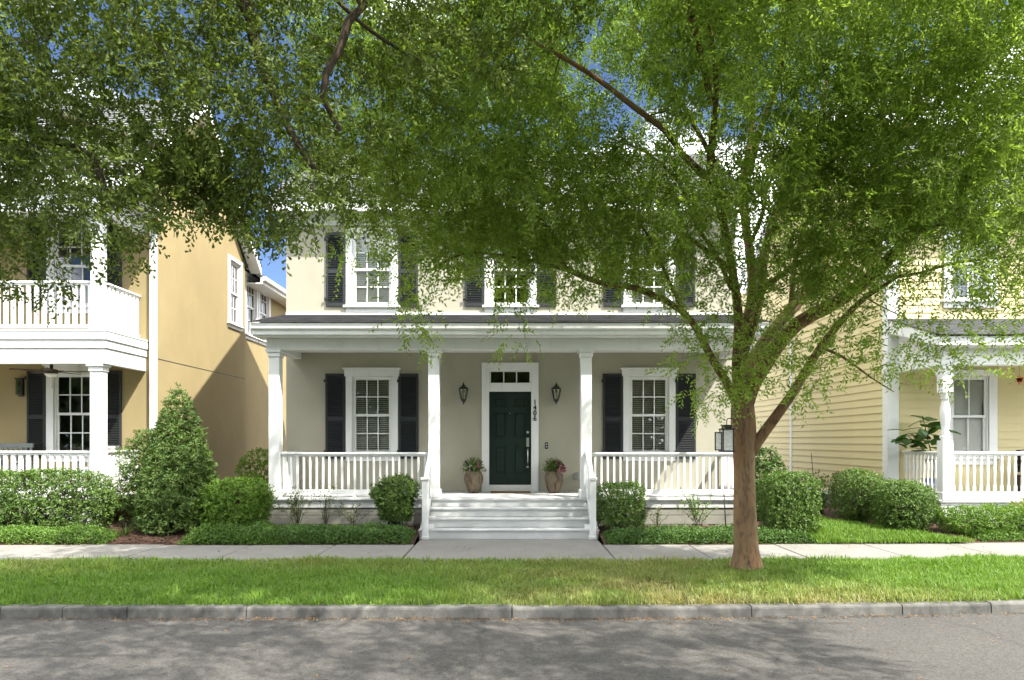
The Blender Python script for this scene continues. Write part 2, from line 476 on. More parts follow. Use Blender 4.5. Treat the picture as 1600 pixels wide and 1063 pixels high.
def leaf_mesh(name, B, D, Nn, Ln, Wd, m, off=(0, 0, 0), shape='rhomb', curl=0.15):
    B = B - np.array(off)
    D = nrm(D); Nn = nrm(Nn - D * np.sum(Nn * D, -1, keepdims=True))
    Sd = np.cross(D, Nn)
    Ln = np.broadcast_to(Ln, (len(B),))[:, None]; Wd = np.broadcast_to(Wd, (len(B),))[:, None]
    n = len(B); k = np.arange(n)
    if shape == 'rhomb':
        mid = B + D * Ln * .45 + Nn * Wd * .18
        V = np.stack([B, mid - Sd * Wd * .5, B + D * Ln - Nn * Ln * curl, mid + Sd * Wd * .5], 1).reshape(-1, 3)
        F = np.stack([k * 4, k * 4 + 1, k * 4 + 2, k * 4, k * 4 + 2, k * 4 + 3], 1).reshape(-1, 3)
    else:  # oval: base, two shoulders each side, tip; folded along the midrib
        lo = .5 if shape == 'obov' else .25
        hi = .82 if shape == 'obov' else .65
        w0 = .62 if shape == 'obov' else .85
        w1 = 1.0 if shape == 'obov' else .8
        a = B + D * Ln * lo + Nn * Wd * .12; b = B + D * Ln * hi + Nn * Wd * .12 - Nn * Ln * curl * .4
        V = np.stack([B, a - Sd * Wd * .5 * w0, b - Sd * Wd * .5 * w1, B + D * Ln - Nn * Ln * curl, b + Sd * Wd * .5 * w1, a + Sd * Wd * .5 * w0], 1).reshape(-1, 3)
        F = np.stack([k * 6, k * 6 + 1, k * 6 + 2, k * 6 + 3, k * 6, k * 6 + 3, k * 6 + 4, k * 6 + 5], 1).reshape(-1, 4)
    return np_mesh(name, V, [F], m)

def hash2(ix, iy, s=0):
    h = np.sin(ix * 127.1 + iy * 311.7 + s * 74.7) * 43758.5453
    return h - np.floor(h)

def vnoise(x, y, s=0):
    ix, iy = np.floor(x), np.floor(y); fx, fy = x - ix, y - iy
    fx = fx * fx * (3 - 2 * fx); fy = fy * fy * (3 - 2 * fy)
    a, b, c, d = hash2(ix, iy, s), hash2(ix + 1, iy, s), hash2(ix, iy + 1, s), hash2(ix + 1, iy + 1, s)
    return (a * (1 - fx) + b * fx) * (1 - fy) + (c * (1 - fx) + d * fx) * fy

def rand_dirs(n):
    return nrm(RNG.normal(size=(n, 3)))

# ------------------------------------------------------------------ ground, road, kerb, pavement, verge
def bend(x):
    x = np.asarray(x, float)
    return np.where(x < 0, 0, np.where(x < 9, .0072 * x * x, .0072 * 81 + .13 * (x - 9) * .6))

XS = list(np.arange(-60, -12, 4.0)) + list(np.arange(-12, 13.01, .5)) + list(np.arange(16, 61, 4.0))
def strip(name, m, ya, yb, za, zb, fa=1.0, fb=1.0, ny=1, kind='structure', und=0.0, xr=(-60, 60)):
    mb = MB()
    xs = [xr[0]] + [x for x in XS if xr[0] < x < xr[1]] + [xr[1]]
    for x0, x1 in zip(xs[:-1], xs[1:]):
        for j in range(ny):
            t0, t1 = j / ny, (j + 1) / ny
            def P(x, t):
                a = ya + fa * float(bend(x)); b = yb + fb * float(bend(x))
                z = za + (zb - za) * t
                if und: z += und * (float(vnoise(np.array(x * .7), np.array(t * 5.))) - .5)
                return (x, a + (b - a) * t, z)
            mb.quad(P(x0, t0), P(x1, t0), P(x1, t1), P(x0, t1), True)
    return tag(mb.build(name, m), kind=kind)

g = MB(); g.quad((-900, -900, -.35), (900, -900, -.35), (900, 1500, -.35), (-900, 1500, -.35))
tag(g.build('ground', M['land']), kind='structure')
strip('road', M['asphalt'], -3.2, 7.83, -.12, -.165, 0, 1.0, 4)
strip('opposite_verge', M['land'], -40, -3.3, .05, .02, 0, 0, 2)
strip('verge', M['dirt'], 7.95, 10.5, -.062, -.012, 1.0, .7, 6, und=.03)
strip('garden_bed', M['mulch'], 12.05, 13.2, -.012, .14, .5, .3, 4, xr=(-60, -1.70))
strip('garden_bed', M['mulch'], 12.05, 13.2, -.012, .14, .5, .3, 4, xr=(1.59, 60))
strip('yard_ground', M['mulch'], 13.21, 45, .14, .14, .3, 0, 4)

# kerb in long stones, joints where the photograph has them
kerb = thing('kerb', (0, 7.8, -.18), None, None); tag(kerb, kind='structure')
kj = [-60, -48, -36, -24, -18, -13.5, -9.2, -7.4, -5.67, -4.98, -4.26, -2.94, 0.0, 2.67, 4.4, 5.45, 8.2, 11, 16, 24, 36, 60]
for a, b in zip(kj[:-1], kj[1:]):
    mb = MB()
    n = max(1, int((b - a) / .45))
    a2, b2 = a + .006, b - .006
    jz = random.uniform(-.004, .004); jy = random.uniform(-.006, .006)
    prof = [(.012, -.30), (.0, -.055), (.004, -.076), (.022, -.058 + .006), (.03, -.05), (.145, -.047), (.15, -.30)]
    prof = [(0.0, -.30), (.012, -.075), (.02, -.058), (.036, -.05), (.15, -.047), (.152, -.30)]
    for i in range(n):
        x0, x1 = a2 + (b2 - a2) * i / n, a2 + (b2 - a2) * (i + 1) / n
        Y0, Y1 = 7.78 + float(bend(x0)) + jy, 7.78 + float(bend(x1)) + jy
        for p, q in zip(prof[:-1], prof[1:]):
            mb.quad((x0, Y0 + p[0], p[1] + jz), (x1, Y1 + p[0], p[1] + jz), (x1, Y1 + q[0], q[1] + jz), (x0, Y0 + q[0], q[1] + jz))
    for x, flip in ((a2, 1), (b2, 0)):
        Y = 7.78 + float(bend(x)) + jy
        k = len(mb.v); mb.v += [(x, Y + p[0], p[1] + jz) for p in prof]
        ids = list(range(k, k + len(prof)))
        mb.f.append(tuple(ids if flip else ids[::-1])); mb.smooth.append(False)
    mb.build('kerb_stone', M['kerb'], kerb)

pave = thing('pavement', (0, 11.3, 0), None, None); tag(pave, kind='structure')
pj = [-60, -40, -24, -16, -13.3, -11.8, -10.3, -8.9, -7.45, -5.98, -4.5, -3.05, -1.68, 1.57, 3.05, 4.55, 6.1, 7.6, 9.2, 10.8, 14, 24, 40, 60]
for a, b in zip(pj[:-1], pj[1:]):
    mb = MB(); gq = .009
    n = max(1, int((b - a) / 1.7)); dz = random.uniform(-.003, .003)
    for i in range(n):
        x0 = a + (b - a) * i / n + (gq if i == 0 else 0); x1 = a + (b - a) * (i + 1) / n - (gq if i == n - 1 else 0)
        yn0, yn1 = 10.5 + .7 * float(bend(x0)), 10.5 + .7 * float(bend(x1))
        far = 13.1 if a == -1.68 else 12.18
        yf0, yf1 = far + .5 * float(bend(x0)), far + .5 * float(bend(x1))
        mb.hexa([(x0, yn0, -.1), (x1, yn1, -.1), (x1, yf1, -.1), (x0, yf0, -.1), (x0, yn0, dz), (x1, yn1, dz), (x1, yf1, dz), (x0, yf0, dz)])
    mb.build('paving_slab', M['paving'], pave, bev=.008)

# ------------------------------------------------------------------ building kit
def wall(mb, u0, u1, v0, v1, holes, fn, depth=.12):
    """wall surface with openings; fn(u, v, d) gives the point, d going into the wall"""
    us = sorted({u0, u1, *[h[0] for h in holes], *[h[1] for h in holes]})
    vs = sorted({v0, v1, *[h[2] for h in holes], *[h[3] for h in holes]})
    for a, b in zip(us[:-1], us[1:]):
        for c, d in zip(vs[:-1], vs[1:]):
            mu, mv = (a + b) / 2, (c + d) / 2
            if any(h[0] < mu < h[1] and h[2] < mv < h[3] for h in holes): continue
            mb.quad(fn(a, c, 0), fn(b, c, 0), fn(b, d, 0), fn(a, d, 0))
    for h in holes:
        a, b, c, d = h
        mb.quad(fn(a, c, 0), fn(a, c, depth), fn(a, d, depth), fn(a, d, 0))
        mb.quad(fn(b, c, depth), fn(b, c, 0), fn(b, d, 0), fn(b, d, depth))
        mb.quad(fn(a, c, depth), fn(a, c, 0), fn(b, c, 0), fn(b, c, depth))
        mb.quad(fn(a, d, 0), fn(a, d, depth), fn(b, d, depth), fn(b, d, 0))

def roof_slope(mb, x0, x1, ye, ze, yr, zr, course=.13, t=.014):
    L = math.hypot(yr - ye, zr - ze); n = max(1, round(L / course))
    ny, nz = -(zr - ze) / L, (yr - ye) / L
    if nz < 0: ny, nz = -ny, -nz
    for i in range(n):
        a, b = i / n, min(1, (i + 1.1) / n)
        p = (ye + (yr - ye) * a, ze + (zr - ze) * a); q = (ye + (yr - ye) * b, ze + (zr - ze) * b)
        tt, tb = t + .004, .003
        P0 = (p[0] + ny * tt, p[1] + nz * tt); P1 = (q[0] + ny * tb, q[1] + nz * tb)
        mb.quad((x0, P0[0], P0[1]), (x1, P0[0], P0[1]), (x1, P1[0], P1[1]), (x0, P1[0], P1[1]))
        mb.quad((x0, p[0], p[1]), (x1, p[0], p[1]), (x1, P0[0], P0[1]), (x0, P0[0], P0[1]))

WCACHE = {}
def make_window(house, x, y, z, w, h, rz=0, cas=.14, header=True, cols=3, rows=2, blind='half', cmat='white', sill=True, tilt=25, split=.5):
    key = (round(w, 3), round(h, 3), cas, header, cols, rows, blind, cmat, sill, tilt)
    base = world_loc(house)
    if key in WCACHE:
        c = copy_tree(WCACHE[key], house); c.location = Vector((x, y, z)) - base; c.rotation_euler = (0, 0, rz); return c
    f = MB(); o = -.035
    f.box(-w / 2 - cas, -w / 2, o, .0, 0, h); f.box(w / 2, w / 2 + cas, o, .0, 0, h)
    hh = cas * (1.05 if header else .8)
    f.box(-w / 2 - cas - (.03 if header else 0), w / 2 + cas + (.03 if header else 0), o - .012, 0, h, h + hh)
    if header:
        f.box(-w / 2 - cas - .06, w / 2 + cas + .06, o - .05, 0, h + hh, h + hh + .04)
    # jamb liners
    f.box(-w / 2, -w / 2 + .025, .0, .12, 0, h); f.box(w / 2 - .025, w / 2, .0, .12, 0, h)
    f.box(-w / 2 + .025, w / 2 - .025, .0, .12, h - .025, h); f.box(-w / 2 + .025, w / 2 - .025, .0, .12, 0, .03)
    root = f.build('window', M[cmat], house, local=True, bev=.006)
    root.location = Vector((x, y, z)) - base; root.rotation_euler = (0, 0, rz)
    if sill:
        s = MB(); s.box(-w / 2 - cas - .05, w / 2 + cas + .05, o - .055, .0, -.05, 0); s.box(-w / 2 - cas, w / 2 + cas, o + .005, 0, -.05 - cas * .7, -.05)
        s.build('sill', M[cmat], root, local=True, bev=.006)
    iw0, iw1 = -w / 2 + .025, w / 2 - .025
    hm = h * split
    for (z0, z1, yy) in ((hm - .02, h - .025, .03), (.03, hm + .02, .062)):
        sm = MB(); st = .045
        sm.box(iw0, iw0 + st, yy, yy + .03, z0, z1); sm.box(iw1 - st, iw1, yy, yy + .03, z0, z1)
        sm.box(iw0 + st, iw1 - st, yy, yy + .03, z0, z0 + .05); sm.box(iw0 + st, iw1 - st, yy, yy + .03, z1 - .045, z1)
        gx0, gx1, gz0, gz1 = iw0 + st, iw1 - st, z0 + .05, z1 - .045
        mw = .011
        for i in range(1, cols):
            xc = gx0 + (gx1 - gx0) * i / cols; sm.box(xc - mw, xc + mw, yy + .002, yy + .026, gz0, gz1)
        for j in range(1, rows):
            zc = gz0 + (gz1 - gz0) * j / rows
            for i in range(cols):
                a = gx0 + (gx1 - gx0) * i / cols + (mw if i else 0); b = gx0 + (gx1 - gx0) * (i + 1) / cols - (mw if i < cols - 1 else 0)
                sm.box(a, b, yy + .002, yy + .026, zc - mw, zc + mw)
        sm.build('sash', M[cmat], root, local=True)
        pw, ph = (gx1 - gx0) / cols, (gz1 - gz0) / rows
        pm = MB(); pm.box(-pw / 2 + mw * .5, pw / 2 - mw * .5, 0, .004, -ph / 2 + mw * .5, ph / 2 - mw * .5)
        pme = pm.mesh('pane', M['glass'])
        for i in range(cols):
            for j in range(rows):
                po = link('pane', pme, root, (gx0 + pw * (i + .5), yy + .012, gz0 + ph * (j + .5)))
                po.rotation_euler = (random.uniform(-.012, .012), 0, random.uniform(-.012, .012))
    if blind:
        b = MB(); zlo = .05 if blind != 'top' else h * .45
        zz = h - .08; sp = .046
        b.box(iw0 + .02, iw1 - .02, .10, .15, h - .075, h - .03)
        tl = -R(tilt)
        while zz > zlo:
            c = Vector((0, .125, zz)); ay = Vector((0, math.cos(tl), -math.sin(tl))); az = Vector((0, math.sin(tl), math.cos(tl)))
            b.obox(c, Vector((1, 0, 0)), ay, az, (iw1 - iw0) / 2 - .02, .024, .0015)
            zz -= sp
        for xc in (-w * .28, w * .28): b.box(xc - .002, xc + .002, .123, .127, zlo, h - .05)
        b.build('blind', M['blind'], root, local=True)
    r = MB(); d0, d1 = .125, 1.2
    X0, X1, Z0, Z1 = -w / 2 - .4, w / 2 + .4, -.4, h + .3
    r.quad((X0, d1, Z0), (X1, d1, Z0), (X1, d1, Z1), (X0, d1, Z1))
    r.quad((X0, d0, Z0), (X0, d1, Z0), (X0, d1, Z1), (X0, d0, Z1)); r.quad((X1, d1, Z0), (X1, d0, Z0), (X1, d0, Z1), (X1, d1, Z1))
    r.quad((X0, d0, Z0), (X1, d0, Z0), (X1, d1, Z0), (X0, d1, Z0)); r.quad((X0, d1, Z1), (X1, d1, Z1), (X1, d0, Z1), (X0, d0, Z1))
    r.build('room_interior', M['room'], root, local=True)
    WCACHE[key] = root
    return root

SCACHE = {}
def make_shutter(house, x, y, z, w, h, m='shutter', hinge=1):
    base = world_loc(house)
    key = (round(w, 3), round(h, 3), m)
    if key in SCACHE:
        c = copy_tree(SCACHE[key], house); c.location = Vector((x, y, z)) - base; return c
    f = MB(); st = .05; d = .035
    f.box(-w / 2, -w / 2 + st, -d, 0, 0, h); f.box(w / 2 - st, w / 2, -d, 0, 0, h)
    mid = h * .47
    for a, b in ((0, .08), (mid - .045, mid + .045), (h - .07, h)): f.box(-w / 2 + st, w / 2 - st, -d, 0, a, b)
    f.box(-w / 2 + st, w / 2 - st, -.008, -.001, .08, h - .07)
    root = f.build('shutter', M[m], house, local=True, bev=.004)
    root.location = Vector((x, y, z)) - base
    for a, b in ((.08, mid - .045), (mid + .045, h - .07)):
        lp = MB(); zz = a + .02
        while zz < b - .01:
            lp.obox((0, -.021, zz), Vector((1, 0, 0)), Vector((0, .77, .64)), Vector((0, -.64, .77)), w / 2 - st, .018, .0035); zz += .038
        lp.build('louver_panel', M[m], root, local=True)
    for zz in (.16, h - .16):
        hg = MB(); hg.box(-w / 2 - .03, -w / 2 + .06, -d - .012, -d, zz - .02, zz + .02); hg.tube([(-w / 2 - .02, -d - .015, zz - .035), (-w / 2 - .02, -d - .015, zz + .035)], .012, 6)
        hg.build('hinge', M['black'], root, local=True)
    SCACHE[key] = root
    return root

BAL = {}
def baluster_mesh(kind, h):
    key = (kind, round(h, 3))
    if key in BAL: return BAL[key]
    mb = MB()
    if kind == 'square': mb.box(-.019, .019, -.019, .019, 0, h)
    elif kind == 'board': mb.box(-.04, .04, -.016, .016, 0, h)
    else:  # flat sawn board, pinched below the top and above the foot
        pr = [(0, .027), (.16, .027), (.22, .014), (.45, .016), (.62, .026), (.80, .020), (.86, .012), (.89, .024), (1, .024)]
        for (a, wa), (b, wb) in zip(pr[:-1], pr[1:]):
            mb.hexa([(-wa, -.015, a * h), (wa, -.015, a * h), (wa, .015, a * h), (-wa, .015, a * h), (-wb, -.015, b * h), (wb, -.015, b * h), (wb, .015, b * h), (-wb, .015, b * h)])
    BAL[key] = mb
    return mb

BMESH = {}
def railing(house, p0, p1, zb, zt, kind='square', sp=.128, m='white', rail_w=.07, lower=.09):
    """level railing from p0 to p1 (x, y), rail tops at zt, lower rail at zb"""
    a, b = Vector((*p0, 0)), Vector((*p1, 0)); d = (b - a); L = d.length; d.normalize(); n = Vector((-d.y, d.x, 0))
    mb = MB(); c = (a + b) / 2; Zv = Vector((0, 0, 1))
    mb.obox(c + Zv * (zt - .02), d, n, Zv, L / 2, rail_w / 2 + .012, .02)
    mb.obox(c + Zv * (zt - .058), d, n, Zv, L / 2, rail_w / 2 - .012, .0175)
    r = mb.build('railing', M[m], house, bev=.006)
    lo = MB(); lo.obox(c + Zv * (zb + lower / 2), d, n, Zv, L / 2, rail_w / 2 - .008, lower / 2); lo.build('bottom_rail', M[m], r, bev=.006)
    h = zt - .0755 - zb - lower
    key = (kind, round(h, 3), m)
    if key not in BMESH: BMESH[key] = baluster_mesh(kind, h).mesh('baluster', M[m])
    k = max(1, round(L / sp))
    base = world_loc(house)
    for i in range(k):
        q = a + d * (L * (i + .5) / k)
        link('baluster', BMESH[key], r, Vector((q.x, q.y, zb + lower)) - base, (0, random.uniform(-.006, .006), math.atan2(d.y, d.x)))
    return r

def square_column(house, x, y, w, z0, z1, m='white', name='column', capw=.05):
    mb = MB(); mb.box(x - w / 2, x + w / 2, y - w / 2, y + w / 2, z0 + .16, z1 - .14)
    o = mb.build(name, M[m], house, bev=.008)
    b = MB(); b.box(x - w / 2 - .03, x + w / 2 + .03, y - w / 2 - .03, y + w / 2 + .03, z0, z0 + .16); b.build('column_base', M[m], o, bev=.01)
    c = MB(); c.box(x - w / 2 - .02, x + w / 2 + .02, y - w / 2 - .02, y + w / 2 + .02, z1 - .14, z1 - .05); c.box(x - w / 2 - capw, x + w / 2 + capw, y - w / 2 - capw, y + w / 2 + capw, z1 - .05, z1)
    c.build('column_cap', M[m], o, bev=.008)
    return o

# ================================================================== THE BEIGE HOUSE
YW = 15.4; FL = .68; CX = -.03
H = thing('house', (CX, YW, 0), 'beige two storey house with white front porch, charcoal shutters and a dark green door', 'house')
Wl, Wr = -4.94, 4.90
EZ = 6.80
lw = [(-3.06, 1.50, 1.70, .86), (3.00, 1.50, 1.70, .86)]       # x, sill z, h, w
uw = [(-3.06, 4.75, 1.58, .86), (-.03, 4.75, 1.58, .86), (3.00, 4.75, 1.58, .86)]
holes = [(x - w / 2, x + w / 2, z, z + h) for x, z, h, w in lw + uw]
door_hole = (-.50, .42, .83, 3.36)
holes.append(door_hole)
mb = MB(); wall(mb, Wl, Wr, 0, EZ - .02, holes, lambda u, v, d: (u, YW + d, v), .13)
mb.quad((Wl, YW + 6.4, 0), (Wl, YW, 0), (Wl, YW, EZ), (Wl, YW + 6.4, EZ)); mb.quad((Wr, YW, 0), (Wr, YW + 6.4, 0), (Wr, YW + 6.4, EZ), (Wr, YW, EZ))
mb.quad((Wr, YW + 6.4, 0), (Wl, YW + 6.4, 0), (Wl, YW + 6.4, EZ), (Wr, YW + 6.4, EZ))
RZ = 9.25
for X in (Wl, Wr):
    a, b, c = (X, YW, EZ), (X, YW + 6.4, EZ), (X, YW + 3.2, RZ - .08)
    mb.tri(*((a, c, b) if X < 0 else (a, b, c)))
mb.build('wall', M['beige'], H)
# second floor band and corner return
for x, z, h, w in lw:
    make_window(H, x, YW, z, w, h, blind='full', tilt=34)
    for sx in (-1, 1): make_shutter(H, x + sx * (w / 2 + .14 + .015 + .215) , YW - .004, z - .10, .43, 1.86)
for x, z, h, w in uw:
    make_window(H, x, YW, z, w, h, blind='full' if x != -.03 else 'top', tilt=66, header=False)
    for sx in (-1, 1): make_shutter(H, x + sx * (w / 2 + .14 + .015 + .21), YW - .004, z - .02, .42, 1.62)
# main roof (side gable) with frieze, fascia and gutter
mb = MB(); roof_slope(mb, Wl - .32, Wr + .32, YW - .42, EZ + .10, YW + 3.2, RZ + .12, .14, .02); roof_slope(mb, Wl - .32, Wr + .32, YW + 6.82, EZ + .10, YW + 3.2, RZ + .12, .14, .02)
mb.build('roof', M['roof'], H)
mb = MB(); mb.box(Wl - .30, Wr + .30, YW - .40, YW - .36, EZ - .10, EZ + .09); mb.box(Wl - .30, Wr + .30, YW - .36, YW - .002, EZ - .02, EZ + .02)
mb.box(Wl - .03, Wr + .03, YW - .04, YW - .003, EZ - .30, EZ - .022)
for X in (Wl - .30, Wr + .26):
    for s in (1, -1):
        y0, y1 = (YW - .40, YW + 3.2) if s == 1 else (YW + 6.8, YW + 3.2)
        mb.hexa([(X, y0, EZ - .12), (X + .04, y0, EZ - .12), (X + .04, y1, RZ - .12), (X, y1, RZ - .12), (X, y0, EZ + .09), (X + .04, y0, EZ + .09), (X + .04, y1, RZ + .10), (X, y1, RZ + .10)])
mb.build('eave_trim', M['white'], H)
# door with surround and transom
mb = MB()
mb.box(-.66, -.50, YW - .045, YW - .002, FL, 3.36); mb.box(.42, .58, YW - .045, YW - .002, FL, 3.36)
mb.box(-.66, .58, YW - .05, YW - .002, 3.36, 3.50); mb.box(-.50, .42, YW - .03, YW + .10, 2.87, 3.06)
mb.box(-.50, .42, YW - .03, YW + .10, 3.305, 3.36)
mb.box(-.50, .42, YW - .05, YW + .10, FL, .83)
for a, b in ((-.50, -.465), (.385, .42)): mb.box(a, b, YW - .03, YW + .10, 3.06, 3.305)
for xm in (-.18, .10): mb.box(xm - .012, xm + .012, YW - .01, YW + .06, 3.06, 3.305)
fr = mb.build('door_surround', M['white'], H, bev=.006)
for a, b in ((-.465, -.192), (-.168, .088), (.112, .385)):
    mb = MB(); mb.box(a, b, YW + .022, YW + .027, 3.06, 3.305); mb.build('transom_pane', M['glass'], fr)
mb = MB(); mb.box(-.48, .40, YW + .10, YW + .9, 3.0, 3.45); 
r = MB(); r.quad((-.6, YW + .9, 2.8), (.5, YW + .9, 2.8), (.5, YW + .9, 3.6), (-.6, YW + .9, 3.6)); r.build('hall_interior', M['room'], fr)
mb = MB(); mb.box(-.50, .42, YW + .05, YW + .095, .83, 2.87)
dr = mb.build('door', M['door'], H)
dx0, dx1 = -.50, .42
for xa, xb in ((-.385, -.115), (.035, .305)):
    for za, zb in ((2.52, 2.74), (1.86, 2.43), (1.06, 1.68)):
        mb = MB(); yo = YW + .05
        # recessed moulding ring and raised field
        for (a, b, c, d) in ((xa, xb, zb - .02, zb), (xa, xb, za, za + .02)): mb.box(a, b, yo - .012, yo, c, d)
        for (a, b) in ((xa, xa + .02), (xb - .02, xb)): mb.box(a, b, yo - .0115, yo, za + .02, zb - .02)
        mb.hexa([(xa + .035, yo, za + .035), (xb - .035, yo, za + .035), (xb - .035, yo + .001, za + .036), (xa + .035, yo + .001, za + .036),
                 (xa + .035, yo, zb - .035), (xb - .035, yo, zb - .035), (xb - .035, yo + .001, zb - .036), (xa + .035, yo + .001, zb - .036)])
        mb.box(xa + .045, xb - .045, yo - .008, yo, za + .045, zb - .045)
        mb.build('door_panel', M['door'], dr, bev=.004)
mb = MB(); hx = .345; yo = YW + .05
mb.lathe([(.0, 0), (.033, .0), (.033, .02), (.015, .03), (0, .03)], 14, (0, 0, 0)); mb.v = [(hx + a, yo - c, 1.98 + b) for a, b, c in mb.v]
k = MB(); k.lathe([(.0, 0), (.028, .0), (.028, .02), (.012, .03), (0, .03)], 14); k.v = [(hx + a, yo - c, 1.22 + b) for a, b, c in k.v]
p2 = MB(); p2.box(hx - .028, hx + .028, yo - .014, yo, 1.66, 1.86); p2.tube([(hx, yo - .01, 1.62), (hx, yo - .06, 1.58), (hx, yo - .06, 1.36), (hx, yo - .01, 1.28)], [.013, .012, .012, .016], 8); p2.tube([(hx, yo - .01, 1.76), (hx, yo - .05, 1.77)], [.02, .03], 10)
for q in (mb, k, p2): pass
allh = MB()
for q in (mb, k, p2):
    n = len(allh.v); allh.v += q.v; allh.f += [tuple(i + n for i in f) for f in q.f]; allh.smooth += q.smooth
allh.build('door_handle', M['silver'], dr)
mb = MB(); mb.lathe([(0, 0), (.008, 0), (.008, .006), (0, .006)], 8); mb.v = [(-.045 + a, yo - c, 2.40 + b) for a, b, c in mb.v]; mb.build('peephole', M['silver'], dr)

# porch
PX0, PX1, PY = -4.80, 4.72, 13.83
mb = MB(); mb.box(PX0 - .02, PX1 + .02, PY - .11, YW - .003, FL - .05, FL); mb.box(PX0, PX1, PY - .07, PY - .03, FL - .20, FL - .05)
mb.box(PX0 + .01, PX0 + .05, PY - .03, YW - .003, FL - .2, FL - .05); mb.box(PX1 - .05, PX1 - .01, PY - .03, YW - .003, FL - .2, FL - .05)
mb.build('porch_floor', M['step'], H, bev=.008)
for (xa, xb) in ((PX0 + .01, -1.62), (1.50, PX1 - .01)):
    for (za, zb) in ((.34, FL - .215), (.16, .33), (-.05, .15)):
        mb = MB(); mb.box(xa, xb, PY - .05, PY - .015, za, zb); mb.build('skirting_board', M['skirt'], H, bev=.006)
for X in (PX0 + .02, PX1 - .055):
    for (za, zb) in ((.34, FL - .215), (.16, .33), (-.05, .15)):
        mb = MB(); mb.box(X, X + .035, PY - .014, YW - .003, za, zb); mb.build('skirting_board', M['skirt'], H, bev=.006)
mb = MB(); mb.box(PX0 + .1, PX1 - .1, PY + .05, PY + .08, 0, FL - .21); mb.build('crawl_space', M['room'], H)  # dark sheet, its colour standing in for the shade under the porch
# steps
for i in range(4):
    zt = FL - .17 * i; y1 = PY - .11 - .28 * (i - 1) ; y0 = PY - .11 - .28 * i
    if i == 0: continue
    mb = MB()
    xa, xb = (-1.58, 1.46) if i < 3 else (-1.72, 1.60)
    mb.box(xa, xb, y0, y1 + .02, zt - .035, zt); mb.box(xa + .01, xb - .01, y0 + .025, y1 + .02, zt - .17 - (.02 if i == 3 else 0), zt - .035)
    mb.build('step', M['step'], H, bev=.008)
mb = MB(); mb.box(-1.57, 1.45, PY - .085, PY - .072, FL - .17, FL - .05); mb.build('step', M['step'], H, bev=.004)
# columns
ZB = 3.575
for x in (-4.66, -1.535, 1.455, 4.58): square_column(H, x, PY + .05, .212, FL, ZB)
# beam, soffit, fascia, ceiling
mb = MB(); mb.box(PX0 - .01, PX1 + .01, PY - .06, PY + .17, ZB, 3.80); mb.build('porch_beam', M['white'], H, bev=.008)
for X in (PX0 - .005, PX1 - .195):
    mb = MB(); mb.box(X, X + .2, PY + .17, YW - .003, ZB + .005, 3.80); mb.build('porch_beam', M['white'], H, bev=.008)
mb = MB(); mb.box(PX0 + .196, PX1 - .196, PY + .171, YW - .004, 3.72, 3.75); mb.build('porch_ceiling', M['white2'], H)
RX0, RX1, RYF = -4.97, 4.91, 13.44
mb = MB(); mb.box(RX0, RX1, RYF, RYF + .035, 3.82, 4.03); mb.box(RX0, RX1, RYF + .035, PY + .2, 3.80, 3.83)
mb.hexa([(RX0, RYF - .05, 3.93), (RX1, RYF - .05, 3.93), (RX1, RYF - .001, 3.90), (RX0, RYF - .001, 3.90), (RX0, RYF - .07, 4.035), (RX1, RYF - .07, 4.035), (RX1, RYF - .001, 4.035), (RX0, RYF - .001, 4.035)])
for X in (RX0, RX1 - .035):
    mb.hexa([(X, RYF + .036, 3.835), (X + .035, RYF + .036, 3.835), (X + .035, YW - .003, 4.27), (X, YW - .003, 4.27), (X, RYF + .036, 4.03), (X + .035, RYF + .036, 4.03), (X + .035, YW - .003, 4.51), (X, YW - .003, 4.51)])
mb.build('porch_fascia', M['white'], H, bev=.006)
for X in (PX0 + .03, PX1 - .05):
    mb = MB(); mb.quad((X, PY + .2, 3.80), (X, YW - .004, 3.80), (X, YW - .004, 4.45), (X, PY + .2, 4.02)); mb.build('porch_gable_panel', M['white2'], H)
mb = MB(); roof_slope(mb, RX0 - .03, RX1 + .03, RYF - .09, 4.045, YW - .003, 4.535, .13, .016); mb.build('porch_roof', M['roofdark'], H)
mb = MB(); mb.box(Wl, Wr, YW - .03, YW - .002, 4.545, 4.60); mb.build('roof_flashing', M['white2'], H)
# railings
zr0, zr1 = FL + .06, 1.565
railing(H, (-4.54, PY + .05), (-1.655, PY + .05), zr0, zr1)
railing(H, (1.575, PY + .05), (4.46, PY + .05), zr0, zr1)
railing(H, (-4.66, PY + .17), (-4.66, YW - .01), zr0, zr1)
railing(H, (4.58, PY + .17), (4.58, YW - .01), zr0, zr1)
for xc in (-3.1, 3.0):
    mb = MB(); mb.box(xc - .03, xc + .03, PY + .02, PY + .08, FL, zr0); mb.build('railing_block', M['white'], H)
